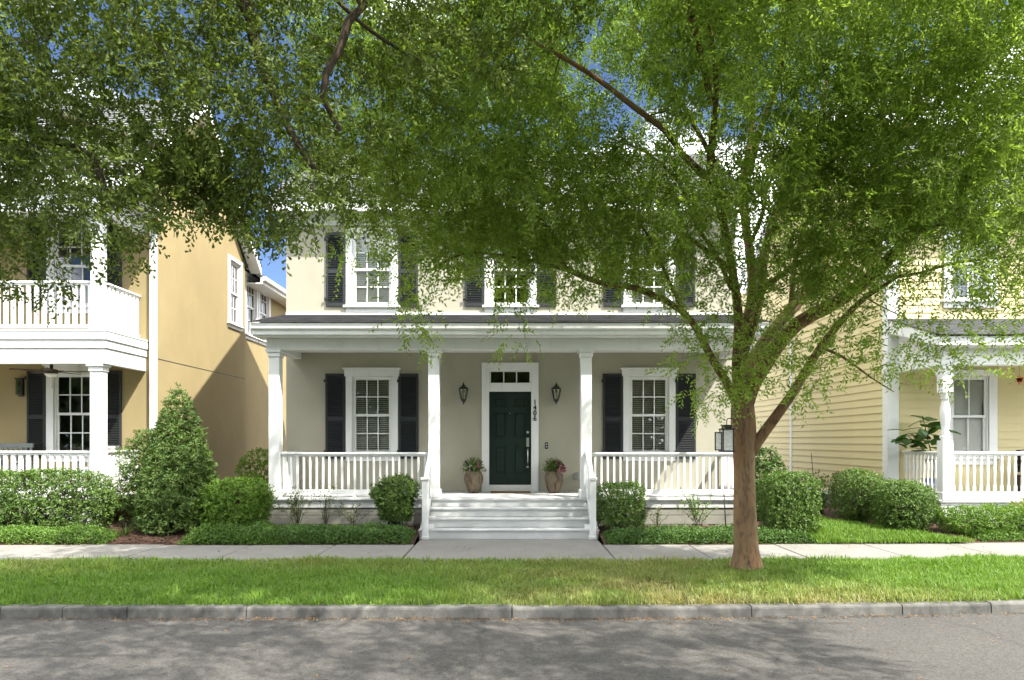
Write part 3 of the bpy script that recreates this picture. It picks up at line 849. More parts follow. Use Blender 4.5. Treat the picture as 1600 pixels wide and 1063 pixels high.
# stair handrails
for x in (-1.585, 1.475):
    mb = MB(); ny = 12.86
    mb.box(x - .055, x + .055, ny - .055, ny + .055, .0, 1.08); mb.box(x - .075, x + .075, ny - .075, ny + .075, 1.08, 1.125); mb.box(x - .07, x + .07, ny - .07, ny + .07, 0, .06)
    n_ = mb.build('stair_post', M['white'], H, bev=.006)
    y0, y1, z0, z1 = ny + .05, PY - .07, 1.03, 1.565
    mb = MB()
    for dz, hw, hh in ((0, .045, .045), (-.72, .03, .07)):
        mb.hexa([(x - hw, y0, z0 + dz - hh), (x + hw, y0, z0 + dz - hh), (x + hw, y1, z1 + dz - hh), (x - hw, y1, z1 + dz - hh), (x - hw, y0, z0 + dz + hh), (x + hw, y0, z0 + dz + hh), (x + hw, y1, z1 + dz + hh), (x - hw, y1, z1 + dz + hh)])
    h_ = mb.build('stair_handrail', M['white'], H, bev=.006)
    key = ('stair', .6)
    if key not in BMESH:
        b = MB(); b.box(-.019, .019, -.019, .019, 0, .62); BMESH[key] = b.mesh('baluster', M['white'])
    for i in range(6):
        t = (i + .5) / 6
        link('baluster', BMESH[key], h_, Vector((x, y0 + (y1 - y0) * t, z0 + (z1 - z0) * t - .66)) - world_loc(H))
    b = MB(); b.hexa([(x - .12, 13.0, 0), (x + .12, 13.0, 0), (x + .12, PY - .06, 0), (x - .12, PY - .06, 0), (x - .12, 13.0, .16), (x + .12, 13.0, .16), (x + .12, PY - .06, FL - .21), (x - .12, PY - .06, FL - .21)])
    b.build('stair_stringer', M['white'], H)

# ================================================================== THE TAN HOUSE (left)
YL = 15.3; XL = -7.70
T = thing('house', (-9, YL, 0), 'tan stucco house with a two storey white porch and balcony at the left edge', 'house')
GR = 9.95; EL = 6.86; YB = 20.3
fw = [(-9.50, 1.50, 1.75, .90), (-9.50, 4.72, 1.75, .90), (-12.6, 1.50, 1.75, .9), (-12.6, 4.72, 1.75, .9)]
mb = MB(); wall(mb, -18, XL, 0, EL, [(x - w / 2, x + w / 2, z, z + h) for x, z, h, w in fw], lambda u, v, d: (u, YL + d, v), .13)
sw = [(19.55, 5.02, 1.72, .72)]
wall(mb, YL, YB, 0, EL, [(y - w / 2, y + w / 2, z, z + h) for y, z, h, w in sw], lambda u, v, d: (XL - d, u, v), .13)
mb.tri((XL, YL, EL), (XL, YB, EL), (XL, (13.5 + 20.6) / 2 , GR - .1))
mb.tri((XL, YL, EL), (XL, 17.05, GR - .1), (XL, YL, EL + 1.45))
XR2 = -7.86
sw2 = [(21.2, 4.95, 1.72, .8), (22.3, 4.95, 1.72, .8)]
wall(mb, YB, 30, 0, 6.5, [(y - w / 2, y + w / 2, z, z + h) for y, z, h, w in sw2], lambda u, v, d: (XR2 - d, u, v), .13)
mb.quad((XR2, YB, 0), (XL, YB, 0), (XL, YB, EL), (XR2, YB, EL))
mb.quad((XR2, 30, 0), (-18, 30, 0), (-18, 30, 6.5), (XR2, 30, 6.5))
mb.build('wall', M['tan'], T)
for z0 in (3.57,):  # control joint: a thin dark strip on the wall surface
    mb = MB(); mb.box(XL + .001, XL + .006, YL, YB, z0, z0 + .012); mb.build('control_joint', M['shutter_tan'], T)
    mb = MB(); mb.box(XL - .155, XL - .15, YB, 29, z0, z0 + .012)
for x, z, h, w in fw:
    make_window(T, x, YL, z, w, h, blind=None, header=True, cas=.16)
    for sx in (-1, 1): make_shutter(T, x + sx * (w / 2 + .16 + .015 + .2), YL - .004, z - .08, .40, 1.9, 'shutter_tan')
for y, z, h, w in sw: make_window(T, XL, y, z, w, h, R(90), cas=.13, header=False, blind='full', tilt=38)
for y, z, h, w in sw2: make_window(T, XR2, y, z, w, h, R(90), cas=.13, header=False, blind='full', tilt=38)
# roofs
yr = 17.05
mb = MB(); roof_slope(mb, -18.3, -7.36, 13.4, EL + .02, yr, GR + .1, .14, .02); roof_slope(mb, -18.3, -7.36, 20.75, EL + .02, yr, GR + .1, .14, .02)
mb.build('roof', M['roof'], T)
mb = MB()
for s in (0, 1):
    y0, y1 = (13.42, yr) if s == 0 else (20.73, yr)
    X = -7.42
    mb.hexa([(X, y0, EL - .2), (X + .05, y0, EL - .2), (X + .05, y1, GR - .15), (X, y1, GR - .15), (X, y0, EL + .0), (X + .05, y0, EL + .0), (X + .05, y1, GR + .08), (X, y1, GR + .08)])
mb.box(-18.3, -7.42, 13.42, 13.47, EL - .2, EL)
for y0, y1 in ((YL, yr), (20.73, yr)):
    za = EL - .12 + (GR - EL + .05) * (abs(y0 - 13.42) / 3.63 if y0 < 17 else 0)
    mb.hexa([(XL + .003, y0, za - .03), (-7.425, y0, za - .03), (-7.425, y1, GR - .10), (XL + .003, y1, GR - .10), (XL + .003, y0, za), (-7.425, y0, za), (-7.425, y1, GR - .07), (XL + .003, y1, GR - .07)])
mb.build('rake_trim', M['white2'], T)
mb = MB(); mb.box(-18.2, -7.44, 13.47, YL - .003, EL - .22, EL - .19); mb.box(-18.2, -7.98, 13.6, 13.86, EL - .62, EL - .22); mb.box(-8.18, -7.96, 13.86, YL - .003, EL - .60, EL - .22)
mb.build('balcony_soffit', M['white2'], T)
mb = MB(); mb.box(-18, -7.42, 20.76, 30, 6.42, 6.46); mb.box(-7.42, -7.36, 20.76, 30, 6.42, 6.62); mb.hexa([(-7.36, 20.76, 6.50), (-7.27, 20.76, 6.53), (-7.27, 30, 6.53), (-7.36, 30, 6.50), (-7.36, 20.76, 6.64), (-7.26, 20.76, 6.64), (-7.26, 30, 6.64), (-7.36, 30, 6.64)])
mb.build('rear_eave', M['white2'], T)
mb = MB(); mb.hexa([(-7.34, 20.76, 6.64), (-7.34, 30, 6.64), (-11, 30, 8.8), (-11, 20.76, 8.8), (-7.34, 20.76, 6.67), (-7.34, 30, 6.67), (-11, 30, 8.83), (-11, 20.76, 8.83)]); mb.build('rear_roof', M['roof'], T)
# balcony deck with stacked fascia boards
XBc = -7.95; YBf = 13.75
for k, (za, zb, pr) in enumerate(((3.30, 3.60, 0), (3.607, 3.76, .025), (3.767, 3.93, .05))):
    mb = MB(); mb.box(-18, XBc + pr, YBf - pr, YBf + .10, za, zb); mb.box(XBc - .1, XBc + pr, YBf + .10, YL - .003, za, zb); mb.build('fascia_board', M['white'], T, bev=.008)
mb = MB(); mb.box(-17.95, XBc - .102, YBf + .103, YL - .004, 3.52, 3.56); mb.build('porch_ceiling', M['cream'], T)
mb = MB(); mb.box(-17.95, XBc + .06, YBf - .06, YL - .004, 3.935, 3.975); mb.build('balcony_floor', M['step'], T)
mb = MB(); mb.box(-18, XBc + .05, YBf - .05, YL - .004, .62, .70); mb.box(-18, XBc, YBf, YBf + .04, 0, .62); mb.build('porch_floor', M['white2'], T, bev=.008)
for x in (-8.16, -11.3, -14.4):
    square_column(T, x, YBf + .15, .225, .70, 3.30, 'white'); square_column(T, x, YBf + .15, .21, 3.975, EL - .62, 'white')
xs = [-8.27, -11.15]
railing(T, (-11.15, YBf + .17), (-8.27, YBf + .17), .78, 1.595, 'board', .152, lower=.07)
railing(T, (-14.25, YBf + .17), (-11.45, YBf + .17), .78, 1.595, 'board', .152, lower=.07)
railing(T, (-8.10, YBf + .32), (-8.10, YL - .01), .78, 1.595, 'board', .152, lower=.07)
railing(T, (-11.15, YBf + .17), (-8.26, YBf + .17), 4.03, 4.95, 'board', .152, lower=.06)
railing(T, (-14.25, YBf + .17), (-11.45, YBf + .17), 4.03, 4.95, 'board', .152, lower=.06)
railing(T, (-8.10, YBf + .32), (-8.10, YL - .01), 4.03, 4.95, 'board', .152, lower=.06)
# downspout with elbow
mb = MB()
mb.box(-7.84, -7.70, YL - .09, YL - .004, .2, 6.35); 
mb.build('downspout', M['white'], T, bev=.01)
mb = MB(); mb.tube([(-7.77, YL - .05, 6.33), (-7.70, YL - .05, 6.43), (-7.58, YL - .05, 6.52), (-7.47, YL - .05, 6.66)], .055, 8); mb.build('gutter_elbow', M['white'], T)

# ================================================================== THE CREAM HOUSE (right)
YR = 15.3; XRs = 8.18
E = thing('house', (11, YR, 0), 'pale yellow clapboard house with white turned porch posts at the right edge', 'house')
ER = 6.9; RR = 10.4
rw = [(9.94, 1.45, 1.74, .80), (13.2, 1.45, 1.74, .8), (9.94, 4.85, 1.6, .8), (13.2, 4.85, 1.6, .8)]
mb = MB(); wall(mb, XRs, 18, 0, ER, [(x - w / 2, x + w / 2, z, z + h) for x, z, h, w in rw], lambda u, v, d: (u, YR + d, v), .13)
mb.quad((XRs, 30, 0), (XRs, YR, 0), (XRs, YR, ER), (XRs, 30, ER)); mb.tri((XRs, YR, ER), (XRs, 19.4, RR - .1), (XRs, 23.5, ER))
mb.quad((18, 30, 0), (XRs, 30, 0), (XRs, 30, ER), (18, 30, ER))
mb.build('wall', M['cream'], E)
def board(z, h, L):
    key = ('clap', round(L, 3))
    if key not in BMESH:
        b = MB(); b.hexa([(0, -.026, 0), (L, -.026, 0), (L, -.001, 0), (0, -.001, 0), (0, -.008, h + .01), (L, -.008, h + .01), (L, -.001, h + .01), (0, -.001, h + .01)])
        BMESH[key] = b.mesh('siding_board', M['cream'])
    return BMESH[key]
EXP = .172
base = world_loc(E)
def siding(u0, u1, z0, z1, holes, place):
    z = z0; k = 0
    while z < z1:
        segs = [(u0, u1)]
        for a, b, c, d in holes:
            if z + EXP > c and z < d:
                ns = []
                for s, e in segs:
                    if b <= s or a >= e: ns.append((s, e))
                    else:
                        if a > s: ns.append((s, a))
                        if b < e: ns.append((b, e))
                segs = ns
        for s, e in segs:
            if e - s > .05:
                o = link('siding_board', board(z, EXP, e - s), E); place(o, s, z)
        z += EXP
cas = .2
fh = [(x - w / 2 - cas, x + w / 2 + cas, z - .2, z + h + .2) for x, z, h, w in rw]
def pf(o, u, z): o.location = Vector((u, YR - .001, z)) - base
siding(XRs + .22, 15, .62, ER, fh, pf)
# side wall: boards run back from the corner; facing the beige house
def ps(o, u, z): o.location = Vector((XRs - .001, u, z)) - base; o.rotation_euler = (0, 0, R(-90))
def ps_(o, u, z):
    ps(o, u, z)
z = .52
while z < RR - .2:
    ya, yb = YR + .18, 20.5
    if z > ER: ya = max(ya, 19.4 - (RR - z) * 1.2); yb = min(23.4, 19.4 + (RR - z) * 1.2)
    segs = [(ya, yb)] if z > ER else [(YR + .18, 20.5), (20.66, 30)]
    for s, e in segs:
        if e - s > .1:
            o = link('siding_board', board(z, EXP, round(e - s, 2)), E); o.location = Vector((XRs - .001, e, z)) - base; o.rotation_euler = (0, 0, R(-90))
    z += EXP
mb = MB(); mb.box(XRs - .04, XRs + .21, YR - .045, YR - .002, 0.45, ER); mb.box(XRs - .045, XRs - .002, YR - .002, YR + .17, .45, ER); mb.build('corner_board', M['white2'], E, bev=.006)
mb = MB(); mb.box(XRs - .04, XRs - .002, 20.51, 20.65, .45, ER); mb.build('corner_board', M['white2'], E, bev=.006)
mb = MB(); mb.box(XRs - .05, XRs - .002, YR + .17, 30, .42, .52); mb.build('water_table', M['white2'], E)
mb = MB(); mb.box(XRs - .03, XRs - .001, YR, 30, 0, .42); mb.build('foundation', M['found'], E)
for x, z, h, w in rw: make_window(E, x, YR - .02, z, w, h, cas=.18, header=False, cols=2, rows=1, blind='full', tilt=74)
mb = MB(); roof_slope(mb, XRs - .3, 18.3, 14.8, ER, 19.4, RR + .1, .16, .02); roof_slope(mb, XRs - .3, 18.3, 24, ER, 19.4, RR + .1, .16, .02); mb.build('roof', M['roof'], E)
mb = MB(); mb.box(XRs - .28, 18.2, 14.84, 14.88, ER - .2, ER - .01); mb.box(XRs - .28, 18.2, 14.88, YR - .01, ER - .1, ER - .06)
for s in (0, 1):
    y0 = 14.84 if s == 0 else 23.96; X = XRs - .28
    mb.hexa([(X, y0, ER - .2), (X + .05, y0, ER - .2), (X + .05, 19.4, RR - .12), (X, 19.4, RR - .12), (X, y0, ER - .01), (X + .05, y0, ER - .01), (X + .05, 19.4, RR + .08), (X, 19.4, RR + .08)])
mb.build('eave_trim', M['white2'], E)
# porch
YP = 13.82; RF = .64; XP = 8.47
mb = MB(); mb.box(XP - .15, 18, YP - .12, YR - .002, RF - .05, RF); mb.box(XP - .10, 18, YP - .08, YP - .04, RF - .16, RF - .05); mb.box(XP - .10, XP - .06, YP - .04, YR - .002, RF - .16, RF - .05); mb.build('porch_floor', M['white'], E, bev=.008)
for (za, zb) in ((.33, RF - .17), (.16, .32), (0, .15)):
    mb = MB(); mb.box(XP - .09, 18, YP - .07, YP - .03, za, zb); mb.box(XP - .095, XP - .065, YP - .03, YR - .002, za, zb); mb.build('skirting_board', M['white2'], E, bev=.006)
PB = 3.27
def turned_post(x):
    mb = MB(); w = .10
    mb.box(x - w, x + w, YP - w, YP + w, RF, 1.80); mb.box(x - w, x + w, YP - w, YP + w, 2.74, PB)
    mb.lathe([(.085, 1.80), (.07, 1.82), (.095, 1.85), (.095, 1.88), (.06, 1.91), (.085, 1.96), (.06, 2.0), (.075, 2.1), (.095, 2.3), (.09, 2.42), (.062, 2.56), (.06, 2.60), (.09, 2.63), (.065, 2.665), (.095, 2.70), (.085, 2.74)], 16, (x, YP, 0), cap=False)
    o = mb.build('porch_post', M['white'], E)
    b = MB(); b.box(x - w - .03, x + w + .03, YP - w - .03, YP + w + .03, RF, RF + .15); b.build('post_base', M['white'], o, bev=.01)
    for sx in (-1, 1):   # sawn fan bracket
        br = MB(); n = 10
        arc = [(.34 * (1 - math.cos(t * math.pi / 2 / n)), -.34 + .34 * math.sin(t * math.pi / 2 / n)) for t in range(n + 1)]
        pts = arc + [(.30, -.045), (.12, -.10), (.045, -.22)]
        pts = [(0, -.36)] + [(a + .02, c - .02) for a, c in arc] + [(.36, 0), (.30, 0), (.22, -.03), (.10, -.10), (.03, -.22), (0, -.30)]
        k0 = len(br.v)
        for yy in (YP - .02, YP + .02): br.v += [(x + sx * (w + a), yy, PB + c) for a, c in pts]
        m_ = len(pts)
        br.f.append(tuple(k0 + i for i in range(m_))); br.f.append(tuple(k0 + m_ + i for i in reversed(range(m_)))); br.smooth += [False, False]
        for i in range(m_): j = (i + 1) % m_; br.f.append((k0 + i, k0 + j, k0 + m_ + j, k0 + m_ + i)); br.smooth.append(False)
        br.build('bracket', M['white'], o)
for x in (8.50, 11.4, 14.3): turned_post(x)
mb = MB(); mb.box(XP - .13, 18, YP - .11, YP + .11, PB, 3.62); mb.box(XP - .12, XP + .1, YP + .11, YR - .002, PB, 3.62); mb.build('porch_beam', M['white'], E, bev=.008)
mb = MB(); mb.box(XP + .1, 18, YP + .11, YR - .003, 3.45, 3.48); mb.build('porch_ceiling', M['white2'], E)
mb = MB(); mb.box(XP - .3, 18, 13.46, 13.50, 3.62, 3.80); mb.box(XP - .3, 18, 13.50, YP + .1, 3.60, 3.63)
mb.hexa([(XP - .3, 13.50, 3.62), (XP - .26, 13.50, 3.62), (XP - .26, YR - .003, 4.12), (XP - .3, YR - .003, 4.12), (XP - .3, 13.50, 3.80), (XP - .26, 13.50, 3.80), (XP - .26, YR - .003, 4.42), (XP - .3, YR - .003, 4.42)])
mb.build('porch_fascia', M['white'], E, bev=.006)
mb = MB(); mb.quad((XP - .10, YP + .08, 3.60), (XP - .10, YR - .004, 3.60), (XP - .10, YR - .004, 4.40), (XP - .10, YP + .08, 3.95)); mb.build('porch_gable_panel', M['white2'], E)
mb = MB(); roof_slope(mb, XP - .34, 18, 13.40, 3.82, YR - .003, 4.44, .13, .018); mb.build('porch_roof', M['roof'], E)
railing(E, (8.60, YP), (11.30, YP), RF + .05, 1.58, 'vase', .135, lower=.10)
railing(E, (11.5, YP), (14.2, YP), RF + .05, 1.58, 'vase', .135, lower=.10)
railing(E, (8.50, YP + .1), (8.50, YR - .03), RF + .05, 1.58, 'vase', .135, lower=.10)

# ================================================================== TREES
def catmull(P, step=.15):
    P = [Vector(p) for p in P]
    Q = [P[0] * 2 - P[1]] + P + [P[-1] * 2 - P[-2]]
    out = []
    for i in range(1, len(Q) - 2):
        p0, p1, p2, p3 = Q[i - 1], Q[i], Q[i + 1], Q[i + 2]
        n = max(1, int((p2 - p1).length / step))
        for k in range(n):
            t = k / n
            out.append(.5 * ((2 * p1) + (-p0 + p2) * t + (2 * p0 - 5 * p1 + 4 * p2 - p3) * t * t + (-p0 + 3 * p1 - 3 * p2 + p3) * t ** 3))
    out.append(P[-1])
    return out

def grow(nodes_, rads, attract, twigs, rmax=.03, sag=.12, nseg_len=.28, wobble=.05):
    """connect crown points to the nearest wood, nearest first; returns the twig tip directions"""
    cap = len(nodes_) + len(attract) * 14
    P = np.zeros((cap, 3)); Rr = np.zeros(cap); n = len(nodes_)
    P[:n] = np.array([tuple(v) for v in nodes_]); Rr[:n] = rads
    A = np.array(attract)
    d0 = np.array([np.min(np.sum((P[:n] - a) ** 2, 1)) for a in A])
    order = np.argsort(d0)
    tips = np.zeros((len(A), 3)); starts = np.zeros((len(A), 3))
    for idx in order:
        a = A[idx]
        dd = np.sum((P[:n] - a) ** 2, 1) + (np.maximum(0, P[:n, 2] - a[2] - .6) ** 2) * .3
        j = int(np.argmin(dd)); b = P[j]; dist = math.sqrt(np.sum((a - b) ** 2))
        ns = max(2, int(dist / nseg_len)); ns = min(ns, 12)
        r0 = min(Rr[j] * .7, rmax, .004 + .011 * dist)
        side = rand_dirs(1)[0]; pts, rr = [], []
        for k in range(ns + 1):
            t = k / ns
            p = b + (a - b) * t + np.array([0, 0, 1]) * sag * dist * math.sin(math.pi * t) + side * wobble * dist * math.sin(2 * math.pi * t)
            pts.append(p); rr.append(r0 + (.0025 - r0) * t)
            if k > 0 and n < cap: P[n] = p; Rr[n] = rr[-1]; n += 1
        twigs.tube(pts, rr, 4 if r0 < .01 else 5, cap=False)
        tips[idx] = nrm(np.array(pts[-1]) - np.array(pts[-2])); starts[idx] = pts[-2]
    return A, tips

def spray_leaves(A, tips, nspray, nleaf, slen, llen, lwid, droop=.35, spread=.9, up=.5, ang=55, jit=.12):
    """compound sprays: returns leaf base, direction, normal, length, width"""
    n = len(A) * nspray
    c = np.repeat(A, nspray, 0) + RNG.normal(size=(n, 3)) * jit
    d = nrm(np.repeat(tips, nspray, 0) * .5 + rand_dirs(n) * spread + np.array([0, 0, -droop]))
    nn = rand_dirs(n) * .6 + np.array([0, 0, up]); nn = nrm(nn - d * np.sum(nn * d, 1, keepdims=True))
    sd = np.cross(d, nn)
    SL = slen * RNG.uniform(.6, 1.25, n)
    t = (np.arange(nleaf) + .5) / nleaf
    side = np.where(np.arange(nleaf) % 2 == 0, 1, -1)
    B = c[:, None, :] + d[:, None, :] * (SL[:, None] * t[None, :])[..., None] - np.array([0, 0, 1]) * ((t ** 2)[None, :] * SL[:, None] * .35)[..., None]
    a = R(ang) * RNG.uniform(.7, 1.2, (n, nleaf))
    D = d[:, None, :] * np.cos(a)[..., None] + sd[:, None, :] * (np.sin(a) * side[None, :])[..., None] + RNG.normal(size=(n, nleaf, 3)) * .18
    D[..., 2] -= .15
    Nn = nn[:, None, :] + RNG.normal(size=(n, nleaf, 3)) * .35
    m = n * nleaf
    return B.reshape(m, 3), D.reshape(m, 3), Nn.reshape(m, 3), llen * RNG.uniform(.65, 1.2, m), lwid * RNG.uniform(.75, 1.2, m), (c, d, SL)

def ell(n, c, r):
    """points through an ellipsoid, thicker towards its skin"""
    d = rand_dirs(n); u = RNG.uniform(0, 1, n) ** .42
    return np.array(c) + d * u[:, None] * np.array(r)

def over_road(P):
    return P[P[:, 2] > 2.4 + .625 * P[:, 1]]

# ---- the elm on the verge
TX, TY = 3.30, 9.9
elm = thing('elm_tree', (TX, TY, -.03), 'elm with a tan mottled trunk on the grass verge, bright green feathery leaves', 'tree')
def limb(parent, P, r0, r1, n=10, name='limb', m='bark_elm', wob=.05, pw=.8):
    pts = catmull(P, .14); k = len(pts); q0 = random.uniform(0, 6); am = min(.07, r0 * .9)
    pts = [p + Vector((math.sin(i * .31 + q0) * am, math.sin(i * .23 + q0 * 2) * am, math.sin(i * .37 + q0 * 3) * am * .5)) * min(1, i / 6) for i, p in enumerate(pts)]
    rr = [r1 + (r0 - r1) * (1 - i / (k - 1)) ** pw for i in range(k)]
    mb = MB(); mb.tube(pts, rr, n, wob=wob); mb.build(name, M[m], parent)
    return pts, rr
NODES, RADS = [], []
# trunk with a flared foot
tp = catmull([at(1167, 893, TY), at(1166, 850, TY), at(1164, 790, TY), at(1163, 740, TY), at(1162, 690, TY), at(1160, 640, TY), at(1158, 590, TY + .02)], .08)
k = len(tp); rr = []
for i in range(k):
    t = i / (k - 1); rr.append(.138 + .018 * (1 - t) + .062 * math.exp(-t * 14) + .022 * math.exp(-((t - .74) / .14) ** 2) - .02 * max(0, t - .9) / .1)
mb = MB(); n0 = 20
mb.tube(tp, rr, n0, wob=.035)
# root flare ridges at the foot
for v in range(len(mb.v)):
    x, y, z_ = mb.v[v]
    h = z_ + .05
    if h < .35:
        a = math.atan2(y - TY, x - TX); f = 1 + .38 * max(0, 1 - h / .35) * max(0, math.sin(3 * a + .6))
        mb.v[v] = (TX + (x - TX) * f, TY + (y - TY) * f, z_)
mb.build('trunk', M['bark_elm'], elm)
LIMBS = [  # (points seen at px, py, depth), start radius, end radius
    ([(1168, 715, 9.9), (1184, 689, 9.85), (1208, 655, 9.75), (1238, 610, 9.6), (1262, 570, 9.5), (1300, 520, 9.3), (1350, 470, 9.0), (1400, 440, 8.7)], .085, .018),
    ([(1158, 650, 9.9), (1172, 605, 9.9), (1196, 571, 9.9), (1255, 505, 9.8), (1298, 478, 9.7), (1353, 433, 9.2), (1416, 370, 8.9), (1475, 312, 8.6), (1551, 253, 8.3), (1640, 180, 8.0)], .12, .03),
    ([(1475, 312, 8.6), (1493, 271, 8.7), (1538, 212, 8.8), (1579, 167, 8.8), (1630, 90, 8.9)], .045, .015),
    ([(1158, 620, 9.95), (1190, 555, 10.3), (1235, 480, 10.7), (1290, 397, 11.0), (1335, 343, 11.2), (1358, 300, 11.3), (1380, 244, 11.4), (1411, 203, 11.5), (1434, 149, 11.6), (1485, 55, 11.8), (1520, -40, 12)], .105, .035),
    ([(1434, 149, 11.6), (1440, 90, 11.3), (1455, 20, 11.0)], .04, .015),
    ([(1158, 620, 9.9), (1165, 540, 10.1), (1188, 420, 10.5), (1235, 303, 10.9), (1267, 226, 11.1), (1276, 180, 11.2), (1300, 90, 11.4), (1310, -20, 11.6)], .075, .014),
    ([(1276, 190, 11.2), (1310, 160, 10.8), (1360, 110, 10.4), (1420, 60, 10)], .03, .012),
    ([(1156, 620, 9.9), (1160, 540, 10.1), (1165, 470, 10.3), (1167, 393, 10.5), (1172, 271, 10.8), (1170, 190, 11.0), (1165, 90, 11.2), (1160, -60, 11.4)], .09, .015),
    ([(1155, 620, 9.85), (1148, 540, 9.6), (1143, 452, 9.4), (1136, 325, 9.1), (1116, 253, 9.0), (1111, 158, 8.8), (1098, 45, 8.5), (1085, -60, 8.2)], .075, .012),
    ([(1138, 340, 9.1), (1125, 307, 8.9), (1071, 239, 8.6), (1044, 199, 8.4), (981, 154, 8.0), (935, 126, 7.7), (870, 90, 7.3), (800, 50, 7)], .05, .012),
    ([(1116, 253, 9.0), (1075, 180, 9.2), (1030, 90, 9.4), (980, 20, 9.5)], .035, .012),
    ([(1157, 640, 9.85), (1136, 602, 9.7), (1105, 559, 9.55), (1069, 488, 9.4), (1003, 447, 9.3), (949, 441, 9.2), (881, 420, 9.1), (854, 366, 9.0), (800, 310, 8.8)], .062, .014),
    ([(881, 420, 9.1), (800, 400, 9.0), (730, 395, 8.9), (680, 420, 8.8)], .025, .008),
    ([(1140, 420, 9.4), (1110, 395, 9.6), (1071, 370, 9.8), (1026, 352, 10), (940, 320, 10.2), (850, 280, 10.4)], .04, .01),
    ([(1160, 500, 10), (1204, 445, 9.6), (1299, 390, 9.2), (1380, 372, 8.9), (1440, 350, 8.6), (1520, 330, 8.2)], .045, .01),
    ([(1290, 545, 9.5), (1320, 560, 9.3), (1360, 590, 9.2), (1396, 612, 9.15)], .022, .006),
    ([(1172, 271, 10.8), (1190, 190, 10.2), (1215, 110, 9.4), (1235, 20, 8.6), (1260, -120, 7.2), (1300, -330, 5.4), (1330, -560, 4.2)], .045, .012),
    ([(1111, 158, 8.8), (1098, 100, 8.4), (1070, 10, 7.8), (1030, -120, 6.6), (980, -300, 5.2), (930, -560, 4.0)], .04, .012),
    ([(1196, 571, 9.9), (1230, 500, 10.2), (1275, 440, 10.4), (1335, 400, 10.5), (1400, 330, 10.4), (1450, 300, 10.3)], .04, .01),
    ([(1235, 480, 10.7), (1245, 400, 10.5), (1262, 330, 10.3), (1300, 270, 10.0), (1350, 200, 9.7), (1370, 120, 9.4)], .035, .01),
    ([(1143, 452, 9.4), (1120, 400, 9.2), (1085, 350, 9.0), (1060, 290, 8.8), (1010, 240, 8.6), (950, 215, 8.4)], .03, .008),
    ([(1069, 488, 9.4), (1040, 430, 9.2), (1020, 380, 9.0), (985, 330, 8.8), (930, 290, 8.6)], .026, .007),
    ([(1166, 393, 10.5), (1195, 330, 10.2), (1205, 260, 9.9), (1222, 200, 9.6), (1215, 120, 9.3)], .035, .01),
    ([(1416, 370, 8.9), (1470, 350, 8.7), (1540, 345, 8.5), (1620, 310, 8.3)], .03, .01),
    ([(1353, 433, 9.2), (1420, 430, 9.0), (1490, 410, 8.8), (1580, 400, 8.5)], .025, .008),
    ([(1284, 410, 10.9), (1310, 430, 10.4), (1360, 470, 9.8), (1420, 500, 9.4)], .02, .006),
]
for pts, r0, r1 in LIMBS:
    P, rr = limb(elm, [at(*p) for p in pts], r0, r1, 9)
    NODES += P; RADS += rr
A = np.concatenate([
    ell(430, (2.6, 9.0, 7.0), (5.6, 3.0, 3.2)),
    over_road(ell(270, (3.8, 3.7, 6.5), (4.6, 1.7, 1.5))),
    ell(280, (-.7, 8.6, 5.3), (2.1, 1.8, 1.5)),
    ell(420, (5.3, 8.3, 4.9), (2.5, 1.4, 1.8)),
    ell(230, (3.0, 9.0, 4.8), (2.2, 1.6, 1.3)),
    ell(160, (.4, 9.2, 4.7), (1.8, 1.5, 1.0)),
    ell(110, (2.6, 5.8, 7.6), (4.4, 1.6, 1.8)),
    ell(230, (2.2, 6.3, 6.8), (4.2, 1.0, 1.1)),
    ell(450, (2.6, 8.5, 7.7), (5.8, 2.3, 1.6)),
    ell(130, (5.4, 7.8, 6.4), (1.3, 1.2, 1.6)),
    ell(130, (2.9, 8.5, 6.7), (1.8, 1.2, 1.1)),
    ell(80, (4.6, 9.0, 8.0), (1.6, 1.2, 1.0)),
    ell(80, (-.8, 8.6, 6.6), (1.9, 1.6, 1.2)),
    ell(150, (2.4, 8.8, 9.0), (5.6, 2.6, 1.2)),
])
A = A[(A[:, 0] < 6.8) & (A[:, 1] < 11.3) & ((A[:, 0] < 5.8) | (A[:, 1] < 9.8))]
A = A[A[:, 2] > 3.5 + .25 * vnoise(A[:, 0] * 1.3, A[:, 1] * 1.3)]
